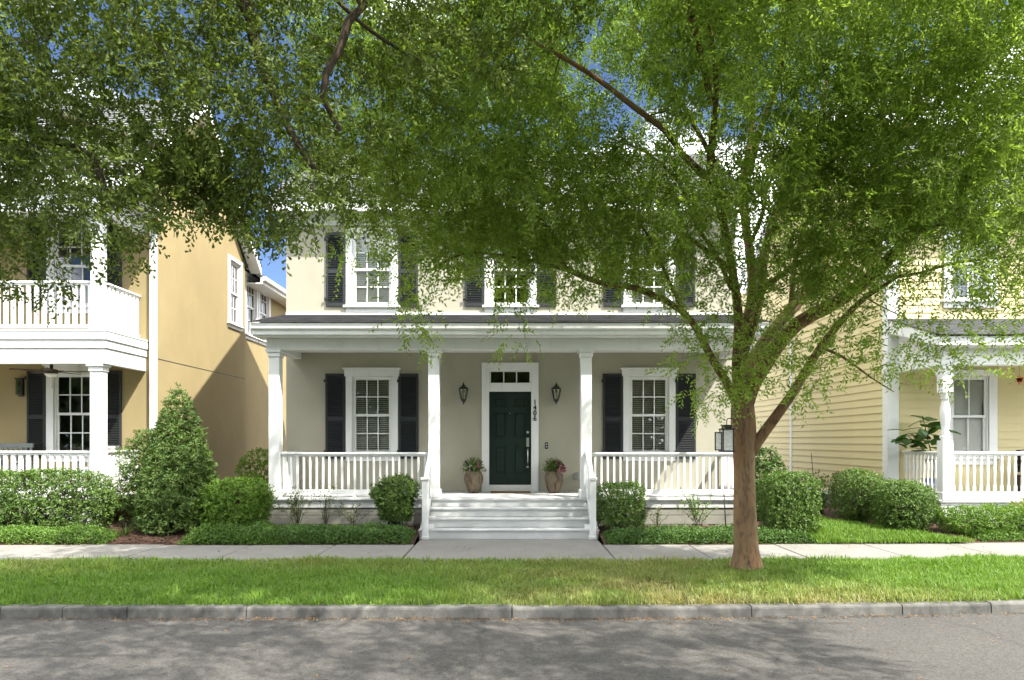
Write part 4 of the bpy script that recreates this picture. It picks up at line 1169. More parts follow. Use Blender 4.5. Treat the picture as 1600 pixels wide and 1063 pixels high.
# keep a clear core round the trunk and out of the houses
A = A[~((np.hypot(A[:, 0] - TX, A[:, 1] - TY) < .8) & (A[:, 2] < 5))]
A = A[A[:, 1] < 13.2]
fr_pts = [(625, 470, 8.5), (648, 515, 8.3), (650, 552, 8.2), (640, 500, 8.2), (700, 450, 8.6), (735, 430, 8.4), (690, 420, 8.4), (665, 440, 8.4), (812, 545, 8.5), (806, 505, 8.6), (830, 470, 8.6), (880, 430, 9), (930, 455, 9), (985, 478, 9), (1040, 505, 9), (1075, 560, 9.2), (1115, 590, 9.5), (1090, 530, 9), (1060, 450, 9), (905, 470, 9),
          (1240, 560, 9.3), (1260, 600, 9.2), (1225, 585, 9.4), (1285, 590, 9.4), (1300, 560, 9.2), (1340, 540, 9), (1380, 560, 9.2), (1390, 600, 9.2), (1430, 560, 9.2), (1460, 530, 9.2), (1500, 560, 9), (1510, 600, 8.9), (1470, 575, 9), (1560, 540, 9), (1590, 570, 9), (1420, 500, 9), (1540, 500, 9), (1600, 530, 9), (1340, 590, 9.3), (1415, 600, 9.2), (1360, 500, 9), (1480, 490, 9), (1320, 520, 9),
          (1105, 540, 9.5), (1065, 590, 9.4), (1180, 580, 9.3), (1205, 560, 9.2), (1135, 560, 9.4), (1160, 620, 9.5), (1185, 625, 9.6), (1090, 640, 9.7), (1100, 655, 9.7), (1280, 625, 9.2), (1255, 640, 9.3), (1135, 520, 9.3), (1175, 470, 9.4), (1150, 580, 9.5), (1195, 600, 9.6), (1140, 610, 9.6), (1110, 470, 9.2), (1210, 520, 9.4), (1170, 530, 9.4), (1125, 620, 9.7), (1145, 640, 9.6)]
A = np.concatenate([A, np.array([tuple(at(p[0], p[1] - 30, p[2] - (.9 if p[0] > 1250 else .3))) for p in fr_pts])])
tw = MB()
A, tips = grow(NODES, np.array(RADS), A, tw)
tw.build('twigs', M['twig'], elm)
B, D, Nn, Ln, Wd, spr = spray_leaves(A, tips, 15, 11, .24, .066, .023, droop=.15, up=.12, jit=.115)
link('foliage', leaf_mesh('foliage', B, D, Nn, Ln, Wd, M['lf_elm'], tuple(elm.location)), elm)

# ---- the live oak whose limbs come in from the left, its trunk outside the frame
OX, OY = -9.2, 9.0
oak = thing('oak_tree', (OX, OY, -.03), 'live oak with dark small leaves and grey limbs hanging in from the upper left', 'tree')
tp = catmull([(OX, OY, -.1), (OX + .02, OY, .5), (OX + .05, OY - .02, 1.6), (OX + .1, OY - .1, 2.8)], .2)
k = len(tp); rr = [.26 + .16 * math.exp(-i / k * 8) for i in range(k)]
mb = MB(); mb.tube(tp, rr, 16, wob=.05); mb.build('trunk', M['bark_oak'], oak)
NODES, RADS = [], []
OL = [
    ([(OX + .1, OY - .1, 2.6), (-8.0, 8.0, 4.2), (-6.6, 7.2, 5.2), tuple(at(-60, 90, 6.9)), tuple(at(20, 150, 6.8)), tuple(at(50, 205, 6.7)), tuple(at(78, 222, 6.6)), tuple(at(125, 250, 6.4)), tuple(at(160, 300, 6.2))], .16, .02),
    ([(OX + .1, OY - .1, 2.7), (-8.2, 8.4, 5.2), (-6.6, 7.6, 7.2), (-4.6, 7.0, 7.3), (-3.2, 6.6, 6.6), tuple(at(380, 0, 6.4)), tuple(at(392, 70, 6.3)), tuple(at(410, 130, 6.2)), tuple(at(440, 190, 6.1)), tuple(at(500, 260, 6))], .19, .02),
    ([(OX + .1, OY - .1, 2.7), (-8.4, 7.6, 5.6), (-6.2, 6.2, 7.2), (-3.6, 5.6, 6.8), tuple(at(545, -30, 5.6)), tuple(at(548, 40, 5.6)), tuple(at(530, 80, 5.6)), tuple(at(505, 115, 5.6)), tuple(at(495, 150, 5.6)), tuple(at(520, 200, 5.7))], .17, .02),
    ([(-6.2, 6.2, 7.2), (-4.4, 4.6, 7.2), (-2.4, 3.6, 6.8), (-1.0, 3.4, 6.6), (.3, 3.4, 6.4)], .08, .015),
    ([(-3.6, 5.6, 6.8), (-2.2, 6.0, 6.2), (-1.3, 6.3, 5.5), (-.5, 6.4, 5.1)], .04, .008),
    ([(OX + .1, OY - .1, 2.7), (-9.4, 7.4, 5.0), (-9.0, 5.8, 6.6), (-8.2, 4.6, 7.4), (-7, 3.4, 7.8)], .13, .02),
    ([(-6.6, 7.2, 5.2), (-5.6, 7.9, 5.6), (-4.6, 8.4, 5.4), (-3.6, 8.5, 5.0), (-2.8, 8.4, 4.8)], .07, .012),
    ([(-8.0, 8.0, 4.2), (-7.4, 8.6, 4.6), (-6.4, 8.9, 4.5), (-5.8, 8.8, 4.2)], .06, .012),
]
for pts, r0, r1 in OL:
    P, rr = limb(oak, pts, r0, r1, 9, m='bark_oak', wob=.07)
    NODES += P; RADS += rr
zx = [-20, 0, 180, 230, 262, 300, 345, 400, 440, 500, 560, 600, 700, 900, 1100]
zy = [490, 490, 470, 450, 390, 330, 372, 388, 425, 405, 355, 320, 235, 90, -20]
lowX = np.array([(x - 800) * 6.5 / 1100 for x in zx]); lowZ = np.array([1.8 + (688 - y) * 6.5 / 1100 for y in zy])
A = np.concatenate([
    ell(720, (-3.7, 6.5, 5.7), (4.6, 2.3, 2.5)),
    ell(110, (-5.0, 6.4, 4.0), (1.3, 1.4, 1.2)),
    ell(420, (-3.0, 6.2, 6.3), (4.4, 1.6, 1.3)),
    ell(38, tuple(at(365, 310, 6.5)), (.55, .6, .4)),
    ell(190, (-4.9, 6.6, 4.9), (1.5, 1.4, 1.0)),
    ell(35, tuple(at(300, 270, 6.4)), (.4, .5, .3)),
    over_road(ell(210, (-1.8, 3.6, 6.3), (4.2, 1.6, 1.4))),
    ell(170, (-2.6, 6.2, 4.5), (1.5, 1.5, 1.2)),
    ell(120, (-7.5, 6.4, 7.4), (4.0, 3.4, 2.2)),
])
zl = np.interp(A[:, 0] * 6.5 / A[:, 1], lowX, lowZ)
A = A[((A[:, 2] - 1.8) * 6.5 / A[:, 1] + 1.8 > zl + .28 * RNG.uniform(0, 1, len(A)))]
A = A[(A[:, 1] > 4.4) | (A[:, 2] > 6)]
tw = MB()
A, tips = grow(NODES, np.array(RADS), A, tw, sag=-.04, rmax=.025, wobble=.08)
tw.build('twigs', M['twig'], oak)
B, D, Nn, Ln, Wd, spr = spray_leaves(A, tips, 10, 7, .15, .058, .027, droop=.3, spread=.95, up=.15, ang=50, jit=.10)
link('foliage', leaf_mesh('foliage', B, D, Nn, Ln, Wd, M['lf_oak'], tuple(oak.location), 'obov'), oak)

# ---- trees across the street, behind the viewer: they shade the road and stand in the window glass
def far_tree(x, y, h, r, label, n=150, off=(0, 0), ry=1.0):
    t = thing('street_tree', (x, y, 0), label, 'tree', 'trees across the street')
    mb = MB(); tr = [(x, y, 0), (x + .05, y, h * .2), (x, y + .1, h * .42)]
    P = catmull(tr, .3); mb.tube(P, [.28 - .12 * i / len(P) for i in range(len(P))], 9, wob=.05); mb.build('trunk', M['bark_oak'], t)
    a = ell(n, (x + off[0], y + .6 + off[1], h * .76), (r, r * ry, h * .22)); tw = MB()
    nodes_ = list(P) + [Vector((x + r * .5 * math.cos(q) * s, y + r * .5 * math.sin(q) * s, h * (.42 + .3 * s))) for q in (0, 1.3, 2.5, 3.8, 5) for s in (.3, .6, .9)]
    a, tp_ = grow(nodes_, np.full(len(nodes_), .06), a, tw); tw.build('twigs', M['twig'], t)
    B, D, Nn, Ln, Wd, _ = spray_leaves(a, tp_, 9, 12, .40, .13, .065, jit=.20)
    link('foliage', leaf_mesh('foliage', B, D, Nn, Ln, Wd, M['lf_far'], (x, y, 0)), t)
far_tree(3.0, -4.4, 11.5, 6.6, 'large shade tree across the street behind the viewer, leaning over the road', 80, (.9, 1.6), .74)
far_tree(-9.5, -6.5, 10, 4.8, 'shade tree across the street on the left behind the viewer')
far_tree(12.5, -9, 11, 5.0, 'shade tree across the street on the right behind the viewer')

n = 60000
x = RNG.uniform(-65, 65, n); y = -44 + RNG.normal(size=n) * 2; hh = 9 + 5 * vnoise(x * .12, x * 0, 3) + 3 * vnoise(x * .5, x * 0, 8); z = hh * RNG.uniform(0, 1, n) ** .7
o = link('treeline', leaf_mesh('treeline', np.stack([x, y, z], 1), rand_dirs(n), rand_dirs(n), .85 * RNG.uniform(.6, 1.4, n), .5, M['lf_far'], shape='oval'))
tag(o, 'dense belt of trees far across the street behind the viewer', 'trees', kind='stuff')

# ================================================================== GRASS, LITTER, MULCH
def grass(name, label, n, sampler, zfun, dryfun, lmin=.05, lmax=.11, wid=.010):
    x, y = sampler(n); n = len(x)
    z = zfun(x, y); a = RNG.uniform(0, 2 * math.pi, n); lean = RNG.uniform(.15, 1.0, n); L = RNG.uniform(lmin, lmax, n) * (.45 + .75 * vnoise(x * 3, y * 3, 5) + .45 * vnoise(x * 11, y * 11, 6))
    w = wid * RNG.uniform(.7, 1.3, n)
    sx, sy = np.cos(a + 1.57) * w / 2, np.sin(a + 1.57) * w / 2
    b = np.stack([x, y, z - .005], 1); d = np.stack([np.cos(a) * lean, np.sin(a) * lean, np.full(n, 1.0)], 1); d = nrm(d) * L[:, None]
    s = np.stack([sx, sy, np.zeros(n)], 1)
    mid = b + d * .55; tip = b + d + np.stack([np.cos(a), np.sin(a), np.zeros(n)], 1) * (L * .35 * lean)[:, None] - np.array([0, 0, 1]) * (L * .18 * lean)[:, None]
    V = np.stack([b - s, b + s, mid + s * .8, mid - s * .8, tip], 1).reshape(-1, 3); k = np.arange(n) * 5
    F = [np.stack([k, k + 1, k + 2, k + 3], 1), np.stack([k + 3, k + 2, k + 4], 1)]
    o = link(name, np_mesh(name, V, F, M['grass'], attr=('dry', np.repeat(np.clip(dryfun(x, y), 0, 1), 5))))
    return tag(o, label, 'grass', kind='stuff')
def s_verge(n):
    x = RNG.uniform(-9.5, 10, n); t = RNG.uniform(-.02, 1.02, n) + RNG.normal(size=n) * .012
    y0 = 7.94 + bend(x); y1 = 10.52 + .7 * bend(x)
    y = y0 + (y1 - y0) * t
    keep = RNG.uniform(0, 1, n) < 1.0 - .75 * dry_v(x, y) * vnoise(x * 5, y * 5, 9)
    keep &= np.hypot(x - TX, y - TY) > .15
    return x[keep], y[keep]
def dry_v(x, y):
    base = np.exp(-((x - 1.6) / 2.0) ** 2) * .75 + np.exp(-((x - 3.5) / 2.2) ** 2) * np.clip((9.2 - y) / 1.2, 0, 1) * .6
    far = np.exp(-((x + 2.8) / 1.6) ** 2) * np.clip((y - 9.4) / .8, 0, 1) * .55 + np.exp(-((x + 7) / 1.6) ** 2) * np.clip((y - 9.2) / .8, 0, 1) * .5
    nzz = vnoise(x * 1.6, y * 1.9, 1) * .6 + vnoise(x * 4.2, y * 4.6, 2) * .4
    return np.clip((base + far + .06) * .8 * (.25 + 1.5 * nzz), 0, 1)
def z_verge(x, y):
    t = np.clip((y - 7.95 - bend(x)) / 2.55, 0, 1)
    return -.062 + .05 * t + .03 * (vnoise(x * .7, t * 5.) - .5)
grass('verge_grass', 'lawn grass on the verge between kerb and pavement, dry in the middle', 190000, s_verge, z_verge, dry_v)
# side lawn between the beige and the cream house
lawn_pts = [(5.35, 12.2), (8.05, 12.25), (6.9, 13.6), (6.6, 15), (7.0, 17.0), (7.3, 26), (5.6, 26), (5.5, 15.5), (5.6, 13.5), (5.0, 12.9)]
mb = MB(); k0 = len(mb.v)
mb.v += [(x, y, .018 + .128 * min(1, max(0, (y - 12.2) / 1.0))) for x, y in lawn_pts]
LAWN = MB()
def inside(x, y):
    r = np.zeros(len(x), bool); n = len(lawn_pts)
    for i in range(n):
        x0, y0 = lawn_pts[i]; x1, y1 = lawn_pts[(i + 1) % n]
        c = ((y0 > y) != (y1 > y)) & (x < (x1 - x0) * (y - y0) / (y1 - y0 + 1e-9) + x0); r ^= c
    return r
cell = .18
for i in range(22):
    for j in range(80):
        x0, y0 = 4.9 + i * cell, 12.1 + j * cell
        if inside(np.array([x0 + cell / 2]), np.array([y0 + cell / 2]))[0]:
            f = lambda x, y: .012 + .134 * min(1, max(0, (y - 12.05) / 1.15))
            LAWN.quad((x0, y0, f(x0, y0)), (x0 + cell, y0, f(x0, y0)), (x0 + cell, y0 + cell, f(x0, y0 + cell)), (x0, y0 + cell, f(x0, y0 + cell)))
tag(LAWN.build('side_lawn_soil', M['dirt']), kind='structure')
def s_lawn(n):
    x = RNG.uniform(4.9, 8.3, n); y = 12.1 + 14 * RNG.uniform(0, 1, n) ** 1.5
    k = inside(x + RNG.normal(size=n) * .03, y + RNG.normal(size=n) * .03); return x[k], y[k]
grass('side_lawn_grass', 'bright green lawn grass between the beige house and the yellow house', 90000, s_lawn, lambda x, y: .012 + .134 * np.clip((y - 12.05) / 1.15, 0, 1), lambda x, y: .12 * vnoise(x * 2, y * 2, 3))

def scatter_flat(name, label, cat, n, xf, yf, zf, size, m, tilt=.35):
    x = xf(n); n = len(x); y = yf(n, x); z = zf(x, y) + .008
    d = nrm(np.stack([RNG.normal(size=n), RNG.normal(size=n), RNG.normal(size=n) * tilt * .5], 1)); nn = np.stack([RNG.normal(size=n) * tilt, RNG.normal(size=n) * tilt, np.ones(n)], 1)
    o = link(name, leaf_mesh(name, np.stack([x, y, z], 1), d, nn, size * RNG.uniform(.5, 1.5, n), size * .45 * RNG.uniform(.6, 1.3, n), m, shape='oval', curl=-.05))
    return tag(o, label, cat, kind='stuff')
zbed = lambda x, y: -.012 + .152 * np.clip((y - 12.05 - .5 * bend(x)) / 1.15, 0, 1)
scatter_flat('mulch_chips', 'brown bark mulch chips over the planting beds in front of the houses', 'mulch', 16000, lambda n: (lambda x: x[(x < -1.75) | (x > 1.64)])(RNG.uniform(-11, 11, n)), lambda n, x: 12.2 + .5 * bend(x) + RNG.uniform(0, 1, n) ** 1.3 * 2.2, lambda x, y: zbed(x, y), .05, M['chip'], .5)
scatter_flat('kerb_leaf_litter', 'dry brown leaves gathered in the gutter along the kerb', 'leaf litter', 1500, lambda n: RNG.normal(size=n) * 4.2 - .3, lambda n, x: 7.77 + bend(x) - np.abs(RNG.normal(size=n)) * .07, lambda x, y: np.full(len(x), -.168), .03, M['litter'], .5)
scatter_flat('road_leaf_litter', 'scattered small dry leaves lying on the road', 'leaf litter', 420, lambda n: RNG.uniform(-7, 8, n), lambda n, x: 7.7 + bend(x) - RNG.uniform(0, 1, n) ** 1.6 * 3, lambda x, y: np.full(len(x), -.163), .032, M['litter'], .3)
scatter_flat('lawn_leaf_litter', 'small dry leaves scattered over verge grass and pavement', 'leaf litter', 900, lambda n: RNG.uniform(-8, 8, n), lambda n, x: RNG.uniform(8.1, 12.1, n) + .7 * bend(x), lambda x, y: np.where(y > 10.5 + .7 * bend(x), 0.0, .0), .03, M['litter'], .4)

# ================================================================== SHRUBS
def lump(p, s, amp):
    return 1 + amp * (np.sin(p[:, 0] * s + 1.3) * np.sin(p[:, 1] * s + .4) + np.sin(p[:, 2] * s * 1.3 + p[:, 0] * s * .7 + 2.1)) * .5

def shrub(name, label, cat, c, size, shape, nw, k, L, Wd, m, group=None, lump_s=6.0, lump_a=.08, opn=(.6, 1.25), stems=40, lshape='oval', zmin=.06, fuzz=.06, stem_r=.007, inner=.3, taper=0):
    """clipped or loose shrub: leaf whorls through its outer layer, stems within; size = half widths and height"""
    t = thing(name, c, label, cat, group)
    rx, ry, h = size
    n = int(nw * 1.6)
    if shape == 'cone':
        s = 1 - np.sqrt(RNG.uniform(0, 1, n)); th = RNG.uniform(0, 2 * math.pi, n)
        prof = np.clip((1 - s) ** .72, 0, 1) * (.80 + .28 * np.minimum(1, s / .22))
        P = np.stack([np.cos(th) * prof * rx, np.sin(th) * prof * ry, s * h], 1)
        Nv = np.stack([np.cos(th) / rx, np.sin(th) / ry, np.full(n, .45 / h + .25)], 1)
    else:
        pw = {'ball': 2.2, 'box': 5.0, 'soft': 3.0}[shape]
        d = rand_dirs(n); q = np.power(np.sum(np.abs(d) ** pw, 1), -1 / pw)[:, None]
        u = d * q
        P = u * np.array([rx, ry, h / 2]) + np.array([0, 0, h / 2])
        Nv = np.sign(u) * np.abs(u) ** (pw - 1) / np.array([rx, ry, h / 2])
    Nv = nrm(Nv)
    cc = np.array([0, 0, h * .45])
    P = (P - cc) * (lump(P + np.array(c[:3]), lump_s, lump_a) * (1 - np.abs(RNG.normal(size=n)) * fuzz * 1.3 + RNG.uniform(0, .05, n)))[:, None] + cc
    if taper: P[:, :2] *= (1 - taper + taper * np.clip(P[:, 2:3] / h / .7, 0, 1))
    deep = RNG.uniform(0, 1, n) < inner
    P[deep] = (P[deep] - cc) * RNG.uniform(.55, .9, (deep.sum(), 1)) + cc
    st_ = RNG.uniform(0, 1, n) < .035; P[st_] = (P[st_] - cc) * RNG.uniform(1.04, 1.16, (st_.sum(), 1)) + cc
    keep = P[:, 2] > zmin; P, Nv = P[keep][:nw], Nv[keep][:nw]; n = len(P)
    th = RNG.uniform(*opn, (n, k)); ph = RNG.uniform(0, 2 * math.pi, (n, 1)) + np.arange(k) * 2.4
    ax = nrm(Nv + RNG.normal(size=(n, 3)) * .35 + np.array([0, 0, .25]))
    e1 = nrm(np.cross(ax, np.array([.3, .2, .93]))); e2 = np.cross(ax, e1)
    tan_ = e1[:, None] * np.cos(ph)[..., None] + e2[:, None] * np.sin(ph)[..., None]
    D = ax[:, None] * np.cos(th)[..., None] + tan_ * np.sin(th)[..., None]
    Nn = ax[:, None] * np.sin(th)[..., None] - tan_ * np.cos(th)[..., None] + RNG.normal(size=(n, k, 3)) * .2
    B = np.repeat(P[:, None], k, 1) + RNG.normal(size=(n, k, 3)) * .012 - ax[:, None] * (np.arange(k) * .006)[None, :, None]
    mlf = n * k
    link('foliage', leaf_mesh('foliage', B.reshape(mlf, 3), D.reshape(mlf, 3), Nn.reshape(mlf, 3), L * RNG.uniform(.65, 1.25, mlf), Wd * RNG.uniform(.75, 1.2, mlf), m, shape=lshape, curl=.12), t)
    sm = MB()
    for i in range(stems):
        j = random.randrange(n); e = P[j] * np.array([.93, .93, .97]); b0 = np.array([random.uniform(-.5, .5) * rx * .6, random.uniform(-.5, .5) * ry * .6, -.04])
        mid = b0 * .6 + e * .4 + np.array([0, 0, .12 * h])
        sm.tube([b0, mid, e], [stem_r * 1.4, stem_r, stem_r * .4], 4, cap=False)
    sm.build('stems', M['stem'], t, local=True)
    return t

shrub('hedge', 'clipped green hedge in front of the balcony house porch rail', 'hedge', (-9.2, 13.05, .10), (1.75, .36, 1.14), 'box', 6000, 6, .052, .021, M['lf_hedge'], lump_a=.06, stems=110, fuzz=.09)
shrub('conical_shrub', 'tall cone shaped shrub with long glossy leaves beside the tan house', 'shrub', (-6.28, 13.25, .10), (.80, .74, 2.82), 'cone', 3400, 8, .085, .023, M['lf_cone'], lump_a=.05, stems=60, fuzz=.05)
shrub('shrub', 'loose bush squeezed between white porch rail and tall cone shrub', 'shrub', (-7.12, 13.75, .10), (.50, .45, 1.88), 'soft', 1300, 7, .07, .022, M['lf_cone'], lump_a=.14, stems=60, fuzz=.14)
shrub('shrub', 'rounded bright green bush at the left corner of the beige porch', 'shrub', (-5.18, 13.15, .10), (.62, .52, .98), 'soft', 1900, 7, .062, .022, M['lf_bright'], lump_a=.10, stems=70, fuzz=.10)
shrub('shrub', 'small clipped bush back in the gap between tan house and beige house', 'shrub', (-6.05, 17.0, .12), (.55, .45, 1.42), 'soft', 1000, 6, .06, .024, M['lf_bright'], lump_a=.06, stems=30)
shrub('shrub', 'clipped square bush just left of the porch steps', 'shrub', (-2.19, 13.15, .16), (.42, .38, .93), 'soft', 2300, 6, .050, .021, M['lf_hedge'], lump_a=.2, stems=50, zmin=.16, taper=.5, fuzz=.12, lump_s=9)
shrub('shrub', 'clipped square bush just right of the porch steps', 'shrub', (2.02, 13.15, .14), (.43, .38, .86), 'box', 1900, 6, .042, .019, M['lf_hedge'], lump_a=.06, stems=50, zmin=.1)
shrub('shrub', 'large clipped block bush right of the elm trunk', 'shrub', (5.10, 12.95, .08), (.46, .44, 1.10), 'box', 2500, 6, .046, .021, M['lf_hedge'], lump_a=.05, stems=60, zmin=.08)
shrub('shrub', 'dark round bush partly behind the elm trunk by the porch end', 'shrub', (5.25, 14.7, .10), (.42, .40, 1.52), 'soft', 1100, 6, .062, .026, M['lf_dark'], lump_a=.10, stems=40, fuzz=.1)
shrub('hedge', 'taller clipped hedge at the corner of the yellow house side lawn', 'hedge', (7.12, 14.45, .12), (.44, .7, 1.08), 'soft', 2200, 6, .046, .020, M['lf_hedge'], lump_a=.07, stems=90, fuzz=.1)
shrub('hedge', 'rounded glossy hedge in front of the yellow house side railing', 'hedge', (7.42, 13.35, .10), (.52, .5, .95), 'soft', 2400, 6, .046, .020, M['lf_hedge'], lump_a=.07, stems=90, fuzz=.1)
shrub('hedge', 'low bright clipped hedge under the turned porch post', 'hedge', (8.75, 12.95, .06), (.90, .35, .55), 'soft', 2200, 6, .040, .018, M['lf_bright'], lump_a=.07, stems=70, fuzz=.1)
shrub('shrub', 'yellow green variegated bush at the right edge', 'shrub', (9.95, 13.15, .10), (.55, .35, .68), 'soft', 800, 7, .07, .020, M['lf_lime'], lump_a=.15, stems=50, fuzz=.16)
shrub('shrub', 'low silvery grey plant at the right edge below the yellow green bush', 'shrub', (9.75, 12.75, .05), (.55, .28, .40), 'soft', 800, 7, .055, .012, M['lf_silver'], lump_a=.15, stems=40, fuzz=.16)
shrub('shrub', 'loose weedy bush against the yellow siding by the side lawn', 'shrub', (6.95, 16.0, .13), (.38, .35, .95), 'soft', 260, 6, .055, .026, M['lf_hedge'], lump_a=.2, stems=35, fuzz=.3, inner=.5)

def rose(label, c, r, h, nl, canes=9, m='lf_rose', fl=0):
    t = thing('rose_bush', c, label, 'rose bush', 'thin bushes along the porch skirting')
    sm = MB(); Bs, Ds = [], []
    for i in range(canes):
        a = random.uniform(0, 6.28); rr = r * random.uniform(.3, 1); hh = h * random.uniform(.55, 1)
        p = [(0, 0, -.05), (math.cos(a) * rr * .35, math.sin(a) * rr * .35, hh * .45), (math.cos(a + .2) * rr * .75, math.sin(a + .2) * rr * .75, hh * .8), (math.cos(a + .3) * rr, math.sin(a + .3) * rr, hh)]
        q = catmull(p, .06); sm.tube(q, [.006 - .004 * j / len(q) for j in range(len(q))], 4, cap=False)
        for _ in range(nl // canes):
            j = int(len(q) * random.uniform(.25, 1) ** .7) ; j = min(j, len(q) - 1); Bs.append(tuple(q[j] + Vector((random.gauss(0, .03), random.gauss(0, .03), random.gauss(0, .03)))))
    sm.build('canes', M['stem'], t, local=True)
    B = np.array(Bs); n = len(B); D = rand_dirs(n) + np.array([0, 0, .2])
    link('foliage', leaf_mesh('foliage', B, D, rand_dirs(n) * .5 + np.array([0, 0, 1]), .045 * RNG.uniform(.6, 1.3, n), .026 * RNG.uniform(.7, 1.2, n), M[m], shape='oval'), t)
rose('leafy pale rose bush by the left porch column', (-4.05, 13.3, .14), .42, .75, 620, 16)
rose('tall thin rose bush with bare canes reaching the left porch rail', (-3.55, 13.4, .14), .42, .98, 190, 8)
rose('low sparse rose bush in front of the left skirting boards', (-3.0, 13.3, .14), .36, .50, 260, 9)
rose('dark leafy rose bush below the right porch rail', (3.50, 13.2, .14), .42, .72, 560, 14, 'lf_hedge')
rose('sparse low bush between the square bush and the dark rose bush', (2.75, 13.35, .14), .30, .42, 160, 8)

def cover(name, label, x0, x1, y0, y1, h, n, m, L=.045, W_=.02):
    x = RNG.uniform(x0, x1, n); t = RNG.uniform(0, 1, n); y = y0 + (y1 - y0) * t + .5 * bend(x)
    edge = np.minimum(1, np.minimum(t, 1 - t) * 5) * np.minimum(1, np.minimum(x - x0, x1 - x) * 4)
    z = zbed(x, y) + h * np.sqrt(np.clip(edge, 0, 1)) * RNG.uniform(.35, 1.05, n) * (.75 + .5 * vnoise(x * 4, y * 4, 4))
    x = x + RNG.normal(size=n) * .02; y = y + RNG.normal(size=n) * .02
    D = rand_dirs(n) + np.array([0, -.35, .35]); Nn = rand_dirs(n) * .5 + np.array([0, -.35, 1])
    o = link(name, leaf_mesh(name, np.stack([x, y, z], 1), D, Nn, L * RNG.uniform(.6, 1.3, n), W_ * RNG.uniform(.7, 1.2, n), m, shape='oval'))
    return tag(o, label, 'ground cover', kind='stuff')
cover('ground_cover', 'light green ground cover strip below the hedge of the tan house', -11, -7.05, 12.15, 12.75, .20, 15000, M['lf_jas'])
cover('ground_cover', 'clipped ground cover strip along the pavement left of the steps', -5.5, -1.78, 12.15, 12.95, .20, 20000, M['lf_jasdark'])
cover('ground_cover', 'sunny end of the ground cover strip below the round bush', -5.75, -4.0, 12.12, 12.95, .22, 8000, M['lf_jas'])
cover('ground_cover', 'dark ground cover strip along the pavement behind the elm trunk', 1.66, 5.35, 12.15, 12.8, .17, 18000, M['lf_jasdark'])
cover('ground_cover', 'bright low ground cover along the pavement before the yellow house', 8.3, 11.5, 12.2, 12.7, .15, 13000, M['lf_jas'])

def lily(c, label, n=42, L=.30):
    t = thing('strap_leaf_plant', c, label, 'plant', 'strap leaved plants in the mulch')
    a = RNG.uniform(0, 6.28, n); ln = RNG.uniform(.3, 1.0, n)
    mb = MB()
    for i in range(n):
        d = Vector((math.cos(a[i]), math.sin(a[i]), 0)); l = L * random.uniform(.6, 1.1); w = Vector((-d.y, d.x, 0)) * .007
        pts = [Vector((0, 0, 0)) + d * .02 * random.random()]; 
        for s in (.35, .7, 1.0): pts.append(d * (l * ln[i] * s) + Vector((0, 0, l * (s * 1.15 - .55 * ln[i] * s * s))))
        for s in range(3):
            w0, w1 = w * (1 - s * .25), w * (1 - (s + 1) * .3)
            mb.quad(pts[s] - w0, pts[s] + w0, pts[s + 1] + w1, pts[s + 1] - w1, True)
    mb.build('leaves', M['strap'], t, local=True)
lily((-7.0, 12.75, .06), 'strap leaved plant at the end of the light ground cover strip')
lily((-6.78, 12.9, .08), 'small strap leaved tuft alone in the mulch', 34, .25)
lily((-6.35, 12.7, .06), 'strap leaved tuft in the mulch below the cone shrub', 30, .24)

# ================================================================== PORCH THINGS
def lathe_part(prof, m, name, parent, n=18): return MB().lathe(prof, n).build(name, m, parent, local=True)

def pot(c, label, flowers, rz):
    t = thing('flower_pot', c, label, 'flower pot', 'stone flower pots beside the front door', rz)
    mb = MB(); mb.lathe([(.10, 0), (.115, .02), (.15, .10), (.19, .22), (.205, .31), (.195, .38), (.165, .43), (.17, .455), (.18, .465), (.165, .468), (.14, .45)], 24, cap=True)
    p = mb.build('pot', M['pot'], t, local=True)
    n = 620; d = rand_dirs(n); d[:, 2] = np.abs(d[:, 2]) * 1.0 - .12; B = d * np.array([.25, .22, .27]) * RNG.uniform(.35, 1.05, (n, 1)) + np.array([0, 0, .50])
    link('foliage', leaf_mesh('foliage', B, d + rand_dirs(n) * .8, rand_dirs(n) * .6 + np.array([0, 0, 1]), .05 * RNG.uniform(.6, 1.3, n), .026, M['lf_hedge'], shape='oval'), t)
    sm = MB()
    for i in range(14):
        a = random.uniform(0, 6.28); sm.tube([(0, 0, .42), (math.cos(a) * .1, math.sin(a) * .1, .58), (math.cos(a) * .2, math.sin(a) * .18, .68)], .004, 4, cap=False)
    sm.build('stems', M['stem'], t, local=True)
    if flowers:
        for nn, m, nm in ((flowers, M['petal_pink'], 'pink_flowers'), (5, M['petal_white'], 'white_flowers')):
            P = []; 
            for i in range(nn):
                d = rand_dirs(1)[0]; d[2] = abs(d[2]) * .8 - .15; d[1] = -abs(d[1]); P.append(d * np.array([.26, .24, .27]) + np.array([0, 0, .50]))
            P = np.repeat(np.array(P), 9, 0); D = rand_dirs(len(P))
            link(nm, leaf_mesh(nm, P, D, rand_dirs(len(P)), .046, .036, m, shape='oval'), t)
    return t
pot((-.82, 15.05, FL), 'speckled stone pot with a leafy green plant left of the door', 2, 0)
pot((.895, 15.05, FL), 'speckled stone pot with pink flowers right of the door', 44, 1.9)

